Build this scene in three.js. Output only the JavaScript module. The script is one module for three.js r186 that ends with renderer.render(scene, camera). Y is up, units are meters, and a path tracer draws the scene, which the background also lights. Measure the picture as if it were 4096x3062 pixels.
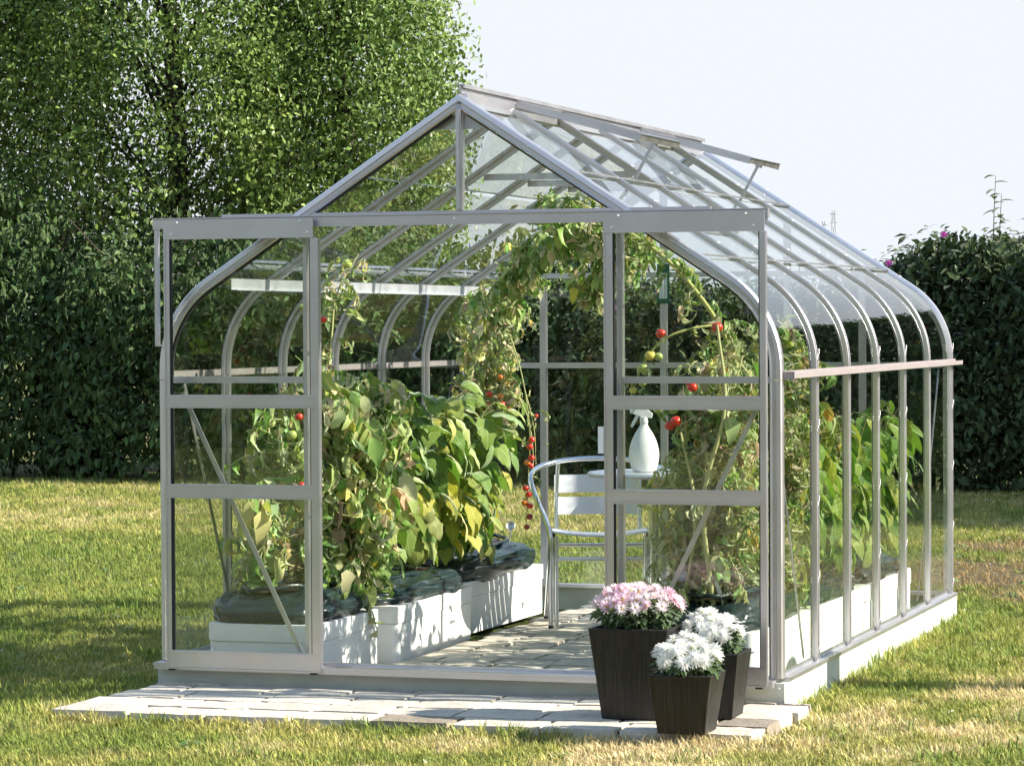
import * as THREE from 'three';
import { mergeGeometries, toCreasedNormals, mergeVertices } from 'three/addons/utils/BufferGeometryUtils.js';

// ---------------------------------------------------------------- camera, sky, sun, exposure
const scene = new THREE.Scene();
const camera = new THREE.PerspectiveCamera(14.337, 1024 / 765, 0.5, 3000);
camera.position.set(3.8208, 1.42405, 11.162);
camera.rotation.order = 'YXZ';
camera.rotation.set(-0.01913, 0.312422, -0.00533);

const renderer = new THREE.WebGLRenderer({ antialias: true });
renderer.toneMapping = THREE.LinearToneMapping;
renderer.toneMappingExposure = 2.35;
renderer.shadowMap.enabled = true;

const SUN = new THREE.Vector3(0.97, 0.62, -0.15).normalize();
{
  const W = 512, H = 256, d = new Float32Array(W * H * 4);
  const hor = [0.378, 0.400, 0.424], mid = [0.295, 0.40, 0.545], zen = [0.09, 0.155, 0.28];
  for (let r = 0; r < H; r++) for (let c = 0; c < W; c++) {
    const el = ((r + 0.5) / H - 0.5) * Math.PI, az = ((c + 0.5) / W - 0.5) * 2 * Math.PI;
    const y = Math.sin(el), x = Math.cos(el) * Math.cos(az), z = Math.cos(el) * Math.sin(az);
    const s = Math.max(0, y), k = (r * W + c) * 4;
    const a = THREE.MathUtils.smoothstep(s, 0.12, 0.42), b = THREE.MathUtils.smoothstep(s, 0.38, 0.95);
    const cs = x * SUN.x + y * SUN.y + z * SUN.z, glow = 0.5 * Math.pow(Math.max(0, cs), 24);
    for (let i = 0; i < 3; i++) {
      let v = THREE.MathUtils.lerp(THREE.MathUtils.lerp(hor[i], mid[i], a), zen[i], b) + glow * [1, 0.97, 0.9][i];
      if (y < 0) v = [0.16, 0.17, 0.1][i];
      d[k + i] = v;
    }
    d[k + 3] = 1;
  }
  const t = new THREE.DataTexture(d, W, H, THREE.RGBAFormat, THREE.FloatType);
  t.mapping = THREE.EquirectangularReflectionMapping; t.magFilter = THREE.LinearFilter; t.needsUpdate = true;
  scene.background = t; scene.environment = t;
}
const sun = new THREE.DirectionalLight(0xfff5e4, 5);
sun.position.copy(SUN).multiplyScalar(60); sun.castShadow = true;
Object.assign(sun.shadow.camera, { left: -22, right: 22, top: 22, bottom: -22, near: 1, far: 140 });
sun.shadow.mapSize.set(4096, 4096);
scene.add(sun, sun.target);

// ---------------------------------------------------------------- helpers
let seed = 12345;
const setSeed = (s) => { seed = s >>> 0; };
const R = () => { seed = (seed + 0x6D2B79F5) >>> 0; let t = seed; t = Math.imul(t ^ (t >>> 15), t | 1); t ^= t + Math.imul(t ^ (t >>> 7), t | 61); return ((t ^ (t >>> 14)) >>> 0) / 4294967296; };
const U = (a, b) => a + (b - a) * R();
const N = () => (R() + R() + R() + R() - 2) * 0.87;
const pick = (a) => a[Math.floor(R() * a.length)];
const V = (x, y, z) => new THREE.Vector3(x, y, z);
const lerp = (a, b, t) => a + (b - a) * t, clamp = (x, a, b) => Math.min(b, Math.max(a, x)), sm = (x, a, b) => THREE.MathUtils.smoothstep(x, a, b);
const mix3 = (a, b, t) => [lerp(a[0], b[0], t), lerp(a[1], b[1], t), lerp(a[2], b[2], t)];
function h2(x, y) { let n = Math.imul(x | 0, 374761393) ^ Math.imul(y | 0, 668265263); n = Math.imul(n ^ (n >>> 13), 1274126177); return ((n ^ (n >>> 16)) >>> 0) / 4294967296; }
function vn(x, y) { const xi = Math.floor(x), yi = Math.floor(y), u = x - xi, v = y - yi, a = u * u * (3 - 2 * u), b = v * v * (3 - 2 * v); return lerp(lerp(h2(xi, yi), h2(xi + 1, yi), a), lerp(h2(xi, yi + 1), h2(xi + 1, yi + 1), a), b); }
const fbm = (x, y, o = 4) => { let s = 0, a = 0.5, n = 0; for (let i = 0; i < o; i++) { s += a * vn(x, y); n += a; x = x * 2.03 + 17.1; y = y * 2.03 + 5.7; a *= 0.5; } return s / n; };
function vn3(x, y, z) { const k = Math.floor(z), f = z - k, t = f * f * (3 - 2 * f); return lerp(vn(x + k * 31.7, y + k * 17.3), vn(x + (k + 1) * 31.7, y + (k + 1) * 17.3), t); }
// wrapped noise for tiling textures
function tn(x, y, p) { const xi = Math.floor(x), yi = Math.floor(y), u = x - xi, v = y - yi, a = u * u * (3 - 2 * u), b = v * v * (3 - 2 * v), m = (i) => ((i % p) + p) % p; return lerp(lerp(h2(m(xi), m(yi)), h2(m(xi + 1), m(yi)), a), lerp(h2(m(xi), m(yi + 1)), h2(m(xi + 1), m(yi + 1)), a), b); }
const tf = (u, v, p, o = 4) => { let s = 0, a = 0.5, n = 0; for (let i = 0; i < o; i++) { s += a * tn(u * p, v * p, p); n += a; p *= 2; a *= 0.5; } return s / n; };
function tex(S, fn, srgb = false, rep = 1) {
  const d = new Uint8Array(S * S * 4);
  for (let j = 0; j < S; j++) for (let i = 0; i < S; i++) { const c = fn(i / S, j / S), k = (j * S + i) * 4; for (let q = 0; q < 3; q++) d[k + q] = clamp(Math.round((Array.isArray(c) ? c[q] : c) * 255), 0, 255); d[k + 3] = 255; }
  const t = new THREE.DataTexture(d, S, S); t.wrapS = t.wrapT = THREE.RepeatWrapping; t.magFilter = THREE.LinearFilter; t.minFilter = THREE.LinearMipmapLinearFilter; t.generateMipmaps = true; t.repeat.set(rep, rep);
  if (srgb) t.colorSpace = THREE.SRGBColorSpace; t.needsUpdate = true; return t;
}
const taken = {};
const numbered = (n) => { const k = (taken[n] = (taken[n] ?? -1) + 1); return k ? n + '_' + String(k).padStart(3, '0') : n; };
function shade(o) { o.castShadow = o.receiveShadow = true; return o; }
function part(name, geo, mat, parent) { const m = shade(new THREE.Mesh(geo, mat)); m.name = name; parent.add(m); return m; }
function tag(o, label, category, group, kind) { if (label) o.userData.label = label; if (category) o.userData.category = category; if (group) o.userData.group = group; if (kind) o.userData.kind = kind; return o; }
function thing(name, label, category, pos = [0, 0, 0], ry = 0, group) { const o = new THREE.Group(); o.name = numbered(name); o.position.set(...pos); o.rotation.y = ry; scene.add(o); return tag(o, label, category, group); }
function sub(name, parent) { const o = new THREE.Group(); o.name = name; parent.add(o); return o; }
// uv in metres from the axis that a face points along
function metreUV(g) {
  if (g.index) g = g.toNonIndexed();
  g.computeVertexNormals();
  const p = g.attributes.position, n = g.attributes.normal, uv = new Float32Array(p.count * 2);
  for (let i = 0; i < p.count; i++) { const ax = Math.abs(n.getX(i)), ay = Math.abs(n.getY(i)), az = Math.abs(n.getZ(i)); const x = p.getX(i), y = p.getY(i), z = p.getZ(i); let a, b; if (ax > ay && ax > az) { a = z; b = y; } else if (ay > az) { a = x; b = z; } else { a = x; b = y; } uv[2 * i] = a; uv[2 * i + 1] = b; }
  g.setAttribute('uv', new THREE.BufferAttribute(uv, 2)); return g;
}
function bx(x0, x1, y0, y1, z0, z1) { const g = new THREE.BoxGeometry(x1 - x0, y1 - y0, z1 - z0); g.translate((x0 + x1) / 2, (y0 + y1) / 2, (z0 + z1) / 2); return metreUV(g); }
function beam(a, b, w, t, up = V(0, 0, 1)) { // box bar from a to b, w across, t along up
  const L = a.distanceTo(b), d = b.clone().sub(a).normalize(), s = new THREE.Vector3().crossVectors(up, d).normalize(), u = new THREE.Vector3().crossVectors(s, d);
  const g = metreUV(new THREE.BoxGeometry(w, L, t)); const m = new THREE.Matrix4().makeBasis(s, d, u); m.setPosition(a.clone().add(b).multiplyScalar(0.5)); g.applyMatrix4(m); return g;
}
const M3 = (gs) => mergeGeometries(gs.map((g) => { const q = g.index ? g.toNonIndexed() : g; for (const k of Object.keys(q.attributes)) if (!['position', 'normal', 'uv', 'color'].includes(k)) q.deleteAttribute(k); if (!q.attributes.uv) q.setAttribute('uv', new THREE.BufferAttribute(new Float32Array(q.attributes.position.count * 2), 2)); return q; }));
function tube(pts, r, rad = 6, seg = 0, closed = false) { const c = new THREE.CatmullRomCurve3(pts, closed, 'centripetal'); return new THREE.TubeGeometry(c, seg || pts.length * 4, r, rad, closed); }
function taperTube(pts, r0, r1, rad = 6, seg = 12) { const c = new THREE.CatmullRomCurve3(pts), g = new THREE.TubeGeometry(c, seg, 1, rad), p = g.attributes.position; for (let i = 0; i <= seg; i++) { const o = c.getPointAt(i / seg), r = lerp(r0, r1, i / seg); for (let j = 0; j <= rad; j++) { const k = i * (rad + 1) + j; p.setXYZ(k, o.x + (p.getX(k) - o.x) * r, o.y + (p.getY(k) - o.y) * r, o.z + (p.getZ(k) - o.z) * r); } } g.computeVertexNormals(); return g; }
function colored(g, c) { const n = g.attributes.position.count, a = new Float32Array(n * 3); for (let i = 0; i < n; i++) { a[3 * i] = c[0]; a[3 * i + 1] = c[1]; a[3 * i + 2] = c[2]; } g.setAttribute('color', new THREE.BufferAttribute(a, 3)); return g; }
const lin = (r, g, b) => new THREE.Color().setRGB(r, g, b);
const std = (c, o = {}) => new THREE.MeshStandardMaterial({ color: lin(...c), roughness: 0.8, ...o });
const phy = (c, o = {}) => new THREE.MeshPhysicalMaterial({ color: lin(...c), roughness: 0.8, ...o });
// collects many small pieces into one buffer
class Bag {
  constructor() { this.p = []; this.n = []; this.c = []; }
  add(g, m, c) {
    const q = g.index ? g.toNonIndexed() : g, p = q.attributes.position, n = q.attributes.normal, v = new THREE.Vector3(), nm = new THREE.Matrix3().getNormalMatrix(m);
    for (let i = 0; i < p.count; i++) { v.fromBufferAttribute(p, i).applyMatrix4(m); this.p.push(v.x, v.y, v.z); v.fromBufferAttribute(n, i).applyMatrix3(nm).normalize(); this.n.push(v.x, v.y, v.z); this.c.push(c[0], c[1], c[2]); }
  }
  geo() { const g = new THREE.BufferGeometry(); g.setAttribute('position', new THREE.Float32BufferAttribute(this.p, 3)); g.setAttribute('normal', new THREE.Float32BufferAttribute(this.n, 3)); g.setAttribute('color', new THREE.Float32BufferAttribute(this.c, 3)); return g; }
}
const mat4 = (x, y, z, rx, ry, rz, s = 1, order = 'YXZ') => new THREE.Matrix4().compose(V(x, y, z), new THREE.Quaternion().setFromEuler(new THREE.Euler(rx, ry, rz, order)), typeof s === 'number' ? V(s, s, s) : s);

// ---------------------------------------------------------------- materials
const brushed = tex(512, (u, v) => 0.78 + 0.2 * tf(u, v, 6, 3), false, 2);
const spots = tex(512, (u, v) => { const a = tf(u, v, 6, 5), b = tn(u * 200, v * 200, 200); const k = 0.88 + 0.1 * a + 0.05 * b; return [k, k * 0.99, k * 0.975]; }, true, 2);
const aluTone = tex(256, (u, v) => { const k = 0.95 + 0.05 * tf(u, v, 5, 4); return [k, k, k]; }, true, 2);
const alu = std([0.675, 0.66, 0.685], { metalness: 1, roughness: 0.46, roughnessMap: brushed, map: aluTone });
const aluBright = std([0.86, 0.87, 0.89], { metalness: 1, roughness: 0.72, roughnessMap: brushed });
const chrome = std([0.86, 0.87, 0.89], { metalness: 1, roughness: 0.17 });
const satin = std([0.70, 0.72, 0.77], { metalness: 1, roughness: 0.58, roughnessMap: brushed });
const gutterMat = std([0.31, 0.28, 0.295], { roughness: 0.5, map: spots });
const plinthMat = std([0.60, 0.66, 0.61], { roughness: 0.45, map: spots });
const rubber = std([0.012, 0.012, 0.013], { roughness: 0.7 });
const glass = phy([0.91, 0.935, 0.915], { transmission: 1, thickness: 0, roughness: 0.0, ior: 1.6 });
const beadTex = tex(512, (u, v) => { let m = 1; const p = 64, X = u * p, Y = v * p; for (let i = -1; i < 2; i++) for (let j = -1; j < 2; j++) { const cx = Math.floor(X) + i, cy = Math.floor(Y) + j, w = (q) => ((q % p) + p) % p, dx = cx + h2(w(cx), w(cy)) - X, dy = cy + h2(w(cy) + 77, w(cx)) - Y; m = Math.min(m, dx * dx + dy * dy); } return 1 - 0.6 * m; }, false, 4);
const foamTex = tex(512, (u, v) => { const k = 0.93 + 0.07 * tf(u, v, 8, 5), d = sm(tf(u + 0.3, v, 4, 5), 0.6, 0.8) * 0.1; return [k - d * 0.6, k - d * 0.7, k - d]; }, true, 1.5);
const foam = std([0.86, 0.87, 0.87], { roughness: 0.75, map: foamTex, bumpMap: beadTex, bumpScale: 0.0006 });
const bagTex = tex(512, (u, v) => tf(u, v, 4, 6));
const bagMat = phy([0.012, 0.026, 0.028], { roughness: 0.27, bumpMap: bagTex, bumpScale: 0.008 });
const soilTex = tex(512, (u, v) => { const k = 0.25 + 0.75 * tf(u, v, 32, 4); return [k, k * 0.86, k * 0.72]; }, true, 4);
const soil = std([0.09, 0.05, 0.03], { roughness: 1, map: soilTex, bumpMap: soilTex, bumpScale: 0.02 });
const stoneBump = tex(512, (u, v) => 0.5 * tf(u, v, 6, 6) + 0.5 * tf(u + 0.37, v, 48, 3), false, 2.2);
const stoneTex = tex(1024, (u, v) => { const a = tf(u, v, 5, 6), b = tf(u + 0.21, v + 0.4, 90, 2), st = sm(tf(u + 0.6, v + 0.13, 3, 6), 0.56, 0.7); const k = 0.78 + 0.2 * a + 0.1 * b - 0.14 * st; return [k, k * 0.99, k * (0.97 - 0.03 * st)]; }, true, 0.8);
const stoneCols = [[0.74, 0.68, 0.59], [0.69, 0.65, 0.57], [0.78, 0.73, 0.64], [0.62, 0.585, 0.53]];
const stoneMats = stoneCols.map((c) => std(c, { roughness: 0.92, map: stoneTex, bumpMap: stoneBump, bumpScale: 0.006 }));
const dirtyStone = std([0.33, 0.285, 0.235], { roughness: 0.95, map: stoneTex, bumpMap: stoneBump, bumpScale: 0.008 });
const jointMat = std([0.30, 0.27, 0.22], { roughness: 1, map: soilTex, bumpMap: soilTex, bumpScale: 0.015 });
const grainBump = tex(512, (u, v) => 0.7 * tn(u * 60, v * 3, 60) * tf(u, v, 4, 3) + 0.3 * tn(u * 128, v * 6, 128), false, 4);
const grainCol = tex(512, (u, v) => { const q = tn(u * 48, v * 2.0, 48) * (0.5 + 0.5 * tf(u, v, 8, 3)), k = 0.34 + 0.66 * sm(q, 0.1, 0.75); return [k, k * 0.97, k * 0.92]; }, true, 4);
const potDark = std([0.0165, 0.016, 0.0168], { roughness: 0.48, map: grainCol, bumpMap: grainBump, bumpScale: 0.004 });
const woodMat = std([0.22, 0.16, 0.10], { roughness: 0.9, map: grainCol, bumpMap: grainBump, bumpScale: 0.008 });
const whitePlastic = phy([0.84, 0.85, 0.85], { roughness: 0.32, clearcoat: 0.3, clearcoatRoughness: 0.2 });
const leafMat = phy([1, 1, 1], { vertexColors: true, roughness: 1, transmission: 0.46, thickness: 0, clearcoat: 0.2, clearcoatRoughness: 0.38, side: THREE.DoubleSide });
const veinTex = tex(256, (u, v) => { const q = Math.abs(u - 0.5), mid = 1 - sm(q, 0.008, 0.022), t = (v * 7 - q * 3.2) % 1, d = Math.abs(((t + 1) % 1) - 0.5), side = (1 - sm(d, 0.03, 0.09)) * 0.5, k = 0.86 + 0.14 * Math.max(mid, side) - 0.10 * (tf(u, v, 10, 4) - 0.5), b = sm(tf(u + 0.3, v, 5, 5), 0.62, 0.75) * 0.1; return [k + b * 0.6, k + b * 0.5, k * (0.9 + 0.1 * mid)]; }, true, 1);
const leafOf = (c, coat = 0.16) => phy(c, { map: veinTex, bumpMap: veinTex, bumpScale: 0.004, roughness: 1, transmission: 0.48, thickness: 0, clearcoat: coat, clearcoatRoughness: 0.4, side: THREE.DoubleSide });
const stemMat = std([1, 1, 1], { vertexColors: true, roughness: 0.8 });
const barkTex = tex(512, (u, v) => { const k = 0.45 + 0.4 * tf(u, v, 10, 5); return [k, k * 0.95, k * 0.9]; }, true, 2);
const bark = std([0.16, 0.14, 0.12], { roughness: 0.95, map: barkTex, bumpMap: barkTex, bumpScale: 0.02 });

// ---------------------------------------------------------------- the lawn
const LY = -0.045;
// how dry the turf is (0 green .. 1 straw) and how bare, from turf patches seen in the photograph
function turf(x, z) {
  let dry = 0.5 * fbm(x * 0.9 + 3, z * 0.9, 4) + 0.5 * fbm(x * 3.1, z * 3.1 + 9, 3);
  dry = sm(dry, 0.26, 0.62);
  dry = lerp(dry * 0.68, dry, sm(z, -5, 0));
  dry += 0.5 * sm(x + 0.4 * z, 0.0, 2.0) * sm(z, -4, 0.5);
  dry += 0.14 * sm(z, 0.2, 1.2); dry -= 0.5 * sm(z, -8.5, -13);
  let bare = 0;
  for (const [px, pz, rx, rz, k] of [[1.15, -6.6, 0.75, 1.5, 1], [0.75, -8.7, 0.6, 0.6, 0.9], [1.5, -5.2, 0.4, 0.5, 0.8], [-0.9, -6.8, 0.45, 0.8, 0.55], [2.2, -6.4, 1, 1.3, 1]]) {
    const d = Math.hypot((x - px) / rx, (z - pz) / rz) + 0.7 * (fbm(x * 4, z * 4, 3) - 0.5); bare = Math.max(bare, k * (1 - sm(d, 0.5, 1.15)));
  }
  return [clamp(dry, 0, 1), bare];
}
const GREEN = [0.165, 0.235, 0.03], OLIVE = [0.345, 0.36, 0.085], STRAW = [0.60, 0.53, 0.31], BARE = [0.34, 0.22, 0.12];
function turfColor(dry, bare, k) { let c = dry < 0.5 ? mix3(GREEN, OLIVE, dry * 2) : mix3(OLIVE, STRAW, (dry - 0.5) * 2); c = mix3(c, BARE, bare * 0.75); return c.map((v) => v * k); }
{
  // one sheet: fine cells near the greenhouse, coarse out to the horizon
  const xs = [], zs = [], far = [-900, -400, -180, -80, -40];
  for (const f of far) { xs.push(f); zs.push(f); }
  for (let v = -24; v <= 14; v += 0.2) { xs.push(v); zs.push(v); }
  for (const f of [30, 60, 140, 400, 900]) { xs.push(f); zs.push(f); }
  const p = [], c = [], uv = [], ix = [];
  for (const z of zs) for (const x of xs) {
    const near = Math.abs(x) < 26 && z < 20 && z > -26, [d, b] = near ? turf(x, z) : [0.5, 0];
    p.push(x, LY + (near ? 0.012 * (fbm(x * 1.3, z * 1.3, 3) - 0.5) : 0), z); uv.push(x, z);
    const k = turfColor(d, b, 0.62); c.push(...k);
  }
  const n = xs.length; for (let j = 0; j < n - 1; j++) for (let i = 0; i < n - 1; i++) { const a = j * n + i; ix.push(a, a + n, a + 1, a + 1, a + n, a + n + 1); }
  const g = new THREE.BufferGeometry(); g.setAttribute('position', new THREE.Float32BufferAttribute(p, 3)); g.setAttribute('color', new THREE.Float32BufferAttribute(c, 3)); g.setAttribute('uv', new THREE.Float32BufferAttribute(uv, 2)); g.setIndex(ix); g.computeVertexNormals();
  const turfTex = tex(1024, (u, v) => { const k = 0.42 + 0.75 * tf(u, v, 64, 4) * (0.7 + 0.6 * tf(u + 0.5, v, 9, 4)); return [k, k, k * 0.95]; }, true, 0.7);
  const m = new THREE.MeshStandardMaterial({ vertexColors: true, roughness: 1, map: turfTex, bumpMap: turfTex, bumpScale: 0.03 });
  tag(part('lawn', g, m, scene), 'patchy mown lawn around the greenhouse', 'lawn', null, 'structure');
}

// ---------------------------------------------------------------- paving
function stoneGeo(w, d, h, s) { // an uneven setts-like slab, top at y = 0
  const nx = 4, nz = 3, g = new THREE.BoxGeometry(w, h, d, nx, 1, nz), p = g.attributes.position; g.translate(0, -h / 2, 0);
  const q = mergeVertices((g.deleteAttribute('uv'), g.deleteAttribute('normal'), g), 1e-5), a = q.attributes.position;
  for (let i = 0; i < a.count; i++) {
    let x = a.getX(i), y = a.getY(i), z = a.getZ(i); const ex = Math.abs(x) > w / 2 - 1e-4, ez = Math.abs(z) > d / 2 - 1e-4;
    const n1 = h2(i * 7 + s * 131, s) - 0.5, n2 = h2(i * 13 + s * 17, s + 5) - 0.5;
    if (y > -1e-4) { y += n1 * 0.0032; if (ex || ez) y -= 0.002 + 0.003 * Math.abs(n2); if (ex) x -= Math.sign(x) * (0.002 + 0.008 * (n1 + 0.5)); if (ez) z -= Math.sign(z) * (0.002 + 0.008 * (n2 + 0.5)); }
    else { if (ex) x += n1 * 0.006; if (ez) z += n2 * 0.006; }
    a.setXYZ(i, x, y, z);
  }
  return metreUV(q);
}
setSeed(77);
function layPaving(root, x0, x1, z0, z1, rowD, wid, top, dirty) {
  let z = z1, row = 0;
  while (z > z0 + 0.02) {
    const d = Math.min(rowD * U(0.9, 1.1), z - z0); let x = x0 + (row % 2 ? U(-0.03, 0.05) : U(-0.02, 0.03)), first = true;
    while (x < x1 - 0.03) {
      let w = first && row % 2 ? wid * U(0.55, 0.7) : wid * U(0.85, 1.2); if (x + w > x1 - 0.08) w = x1 - x + U(-0.02, 0.02); first = false;
      const g = stoneGeo(w - U(0.002, 0.008), d - U(0.002, 0.008), 0.07, Math.floor(R() * 4000)), cx = x + w / 2, cz = z - d / 2;
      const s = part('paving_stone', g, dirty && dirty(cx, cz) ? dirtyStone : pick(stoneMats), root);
      s.position.set(cx, top + U(-0.003, 0.003), cz); s.rotation.set(U(-0.006, 0.006), U(-0.012, 0.012), U(-0.006, 0.006)); x += w;
    }
    z -= d; row++;
  }
}
const apron = sub('front_paving', scene); tag(apron, 'pale uneven stone paving apron in front of the greenhouse', 'paving', null, 'structure');
part('joint_bed', bx(-1.27, 1.35, LY - 0.03, -0.012, 0.012, 0.86), jointMat, apron);
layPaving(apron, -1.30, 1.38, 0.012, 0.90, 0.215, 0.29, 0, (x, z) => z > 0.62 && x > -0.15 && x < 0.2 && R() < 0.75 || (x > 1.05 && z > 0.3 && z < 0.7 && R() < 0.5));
const floor = sub('greenhouse_floor', scene); tag(floor, 'grey stone sett path inside the greenhouse', 'paving', null, 'structure');
part('joint_bed', bx(-0.62, 0.70, LY - 0.03, -0.022, -3.79, -0.062), jointMat, floor);
layPaving(floor, -0.62, 0.70, -3.79, -0.062, 0.2, 0.24, -0.006, null);

// ---------------------------------------------------------------- the greenhouse
const HX = 1.275, YB = 0.075, ZF = -0.03, BAY = 0.628, ZR = (i) => ZF - BAY * i;
const APEX = 2.318, SL = 0.655;                       // roof line y = APEX - SL x
const ang = Math.atan(SL), RAD = 0.43, tl = RAD * Math.tan((Math.PI / 2 - ang) / 2);
const YC = APEX - SL * HX - tl;                       // where the curve leaves the wall
function profile(off, part) { // right half, offset inwards by off; 'wall', 'curve', 'roof' or 'all'
  const out = [], r = RAD - off, cx = HX - RAD, cy = YC, e = Math.PI / 2 - ang;
  if (part !== 'roof' && part !== 'curve') { out.push([HX - off, YB], [HX - off, YC]); if (part === 'wall') return out; }
  if (part !== 'roof') for (let i = (part === 'curve' ? 0 : 1); i <= 12; i++) { const t = (e * i) / 12; out.push([cx + r * Math.cos(t), cy + r * Math.sin(t)]); }
  return out;
}
const roofY = (x, off = 0) => APEX - off / Math.cos(ang) - SL * x;
function sweep(pts, sec, z, mirror, crease = 0.5) { // section [outward, along z] along a line in the xy plane
  const P = [], n = pts.length, m = sec.length;
  for (let i = 0; i < n; i++) {
    const a = pts[Math.max(0, i - 1)], b = pts[Math.min(n - 1, i + 1)]; let tx = b[0] - a[0], ty = b[1] - a[1]; const l = Math.hypot(tx, ty); tx /= l; ty /= l;
    for (const [o, w] of sec) P.push((pts[i][0] + ty * o) * (mirror ? -1 : 1), pts[i][1] - tx * o, z + w);
  }
  const ix = []; for (let i = 0; i < n - 1; i++) for (let j = 0; j < m; j++) { const k = (j + 1) % m, A = i * m + j, B = i * m + k, C = A + m, D = B + m; if (mirror) ix.push(A, B, C, B, D, C); else ix.push(A, C, B, B, C, D); }
  const cap = THREE.ShapeUtils.triangulateShape(sec.map(([a, b]) => new THREE.Vector2(a, b)), []);
  for (const [a, b, c] of cap) { ix.push(a, b, c); const o = (n - 1) * m; ix.push(o + a, o + c, o + b); }
  const g = new THREE.BufferGeometry(); g.setAttribute('position', new THREE.Float32BufferAttribute(P, 3)); g.setIndex(ix); g.computeVertexNormals();
  return metreUV(toCreasedNormals(g, crease));
}
// keeps creased normals but adds metre uv
const barSec = [[-0.001, -0.0195], [0, -0.0185], [0, -0.0155], [-0.0015, -0.0145], [-0.010, -0.014], [-0.010, -0.003], [-0.007, -0.002], [-0.007, 0.002], [-0.010, 0.003], [-0.010, 0.014], [-0.0015, 0.0145], [0, 0.0155], [0, 0.0185], [-0.001, 0.0195], [-0.013, 0.0185], [-0.014, 0.004], [-0.028, 0.0035], [-0.029, 0.009], [-0.032, 0.009], [-0.032, -0.009], [-0.029, -0.009], [-0.028, -0.0035], [-0.014, -0.004], [-0.013, -0.0185]];
const gableSec = [[0, -0.025], [0.001, 0.012], [-0.004, 0.02], [-0.02, 0.022], [-0.024, 0.017], [-0.036, 0.017], [-0.04, 0.02], [-0.046, 0.016], [-0.046, -0.012], [-0.012, -0.012], [-0.012, -0.03]];
const gh = thing('greenhouse', 'aluminium framed glass greenhouse with curved eaves and open sliding doors', 'greenhouse');

// plinth
part('plinth', bx(-1.285, 1.285, -0.055, 0.072, -0.018, 0), plinthMat, gh);
part('plinth', bx(-1.285, 1.285, -0.055, 0.072, -3.85, -3.832), plinthMat, gh);
part('plinth', bx(-1.285, -1.265, -0.055, 0.072, -3.832, -0.018), plinthMat, gh);
part('plinth', bx(1.265, 1.285, -0.055, 0.072, -3.832, -0.018), plinthMat, gh);
// sills on the plinth
for (const s of [-1, 1]) { const x0 = s > 0 ? 1.228 : -1.292, x1 = s > 0 ? 1.292 : -1.228; part('sill', M3([bx(x0, x1, 0.0735, 0.088, -3.84, -0.062), bx(s > 0 ? 1.25 : -1.256, s > 0 ? 1.256 : -1.25, 0.088, 0.104, -3.82, -0.062)]), alu, gh); }
part('sill', M3([bx(-1.22, 1.22, 0.0735, 0.09, -3.85, -3.79)]), alu, gh);
part('sill', M3([bx(-1.28, 1.25, 0.0735, 0.084, -0.06, 0.06), bx(-1.27, 1.25, 0.084, 0.094, -0.05, -0.02), bx(-1.275, 1.25, 0.058, 0.0735, 0.012, 0.062)]), alu, gh);

const JX = 0.955, MX = 0.46;
const ridgeTop = [[0.03, roofY(0.03)]];
for (let i = 0; i < 7; i++) for (const mir of [true, false]) {
  const end = i === 0 || i === 6, sec = end ? gableSec.map(([a, w]) => [a, i === 6 ? -w : w]) : barSec;
  const wall = profile(0, 'wall'), curve = profile(0, 'curve'); curve.push([JX, roofY(JX)], [MX, roofY(MX)], [end ? 0.001 : 0.02, roofY(end ? 0.001 : 0.02)]);
  if (i === 6) sec.reverse();
  part('side_post', sweep([[HX, 0.089], [HX, YC - 0.042]], sec, ZR(i), mir), alu, gh);
  part('rafter', sweep([[HX, YC - 0.04], ...curve], sec, ZR(i), mir, 0.6), alu, gh);
}
// glazing clips on the right hand bars: small bent wires
{
  const gs = []; setSeed(5);
  for (let i = 1; i < 7; i++) { for (const y of [0.14, 0.42, 0.72, 1.02, 1.3]) for (const s of [-0.011, 0.011]) if ((i * 7 + Math.round(y * 10)) % 3) gs.push(tube([V(HX + 0.001, y + s * 2, ZR(i) - 0.017), V(HX + 0.003, y, ZR(i) - 0.006), V(HX + 0.003, y, ZR(i) + 0.006), V(HX + 0.001, y + s * 2, ZR(i) + 0.017)], 0.0011, 4, 6));
    for (const x of [1.02, 0.88, 0.62, 0.35]) { const y = roofY(x); gs.push(tube([V(x, y + 0.001, ZR(i) - 0.017), V(x + 0.003, y + 0.004, ZR(i)), V(x - 0.008, y + 0.007, ZR(i) + 0.015)], 0.0011, 4, 6)); } }
  tag(part('glazing_clips', M3(gs), alu, gh), 'small bent wire glazing clips along the bars', null, null, 'stuff');
}
// ridge: body, cap and crest
part('ridge', M3([bx(-0.022, 0.022, APEX - 0.045, APEX + 0.004, -3.80, -0.05), bx(-0.004, 0.004, APEX + 0.004, APEX + 0.036, -3.80, -0.035), bx(-0.017, 0.019, APEX + 0.036, APEX + 0.041, -3.81, -0.03), bx(0.012, 0.019, APEX + 0.026, APEX + 0.036, -3.81, -0.03)]), alu, gh);
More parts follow.
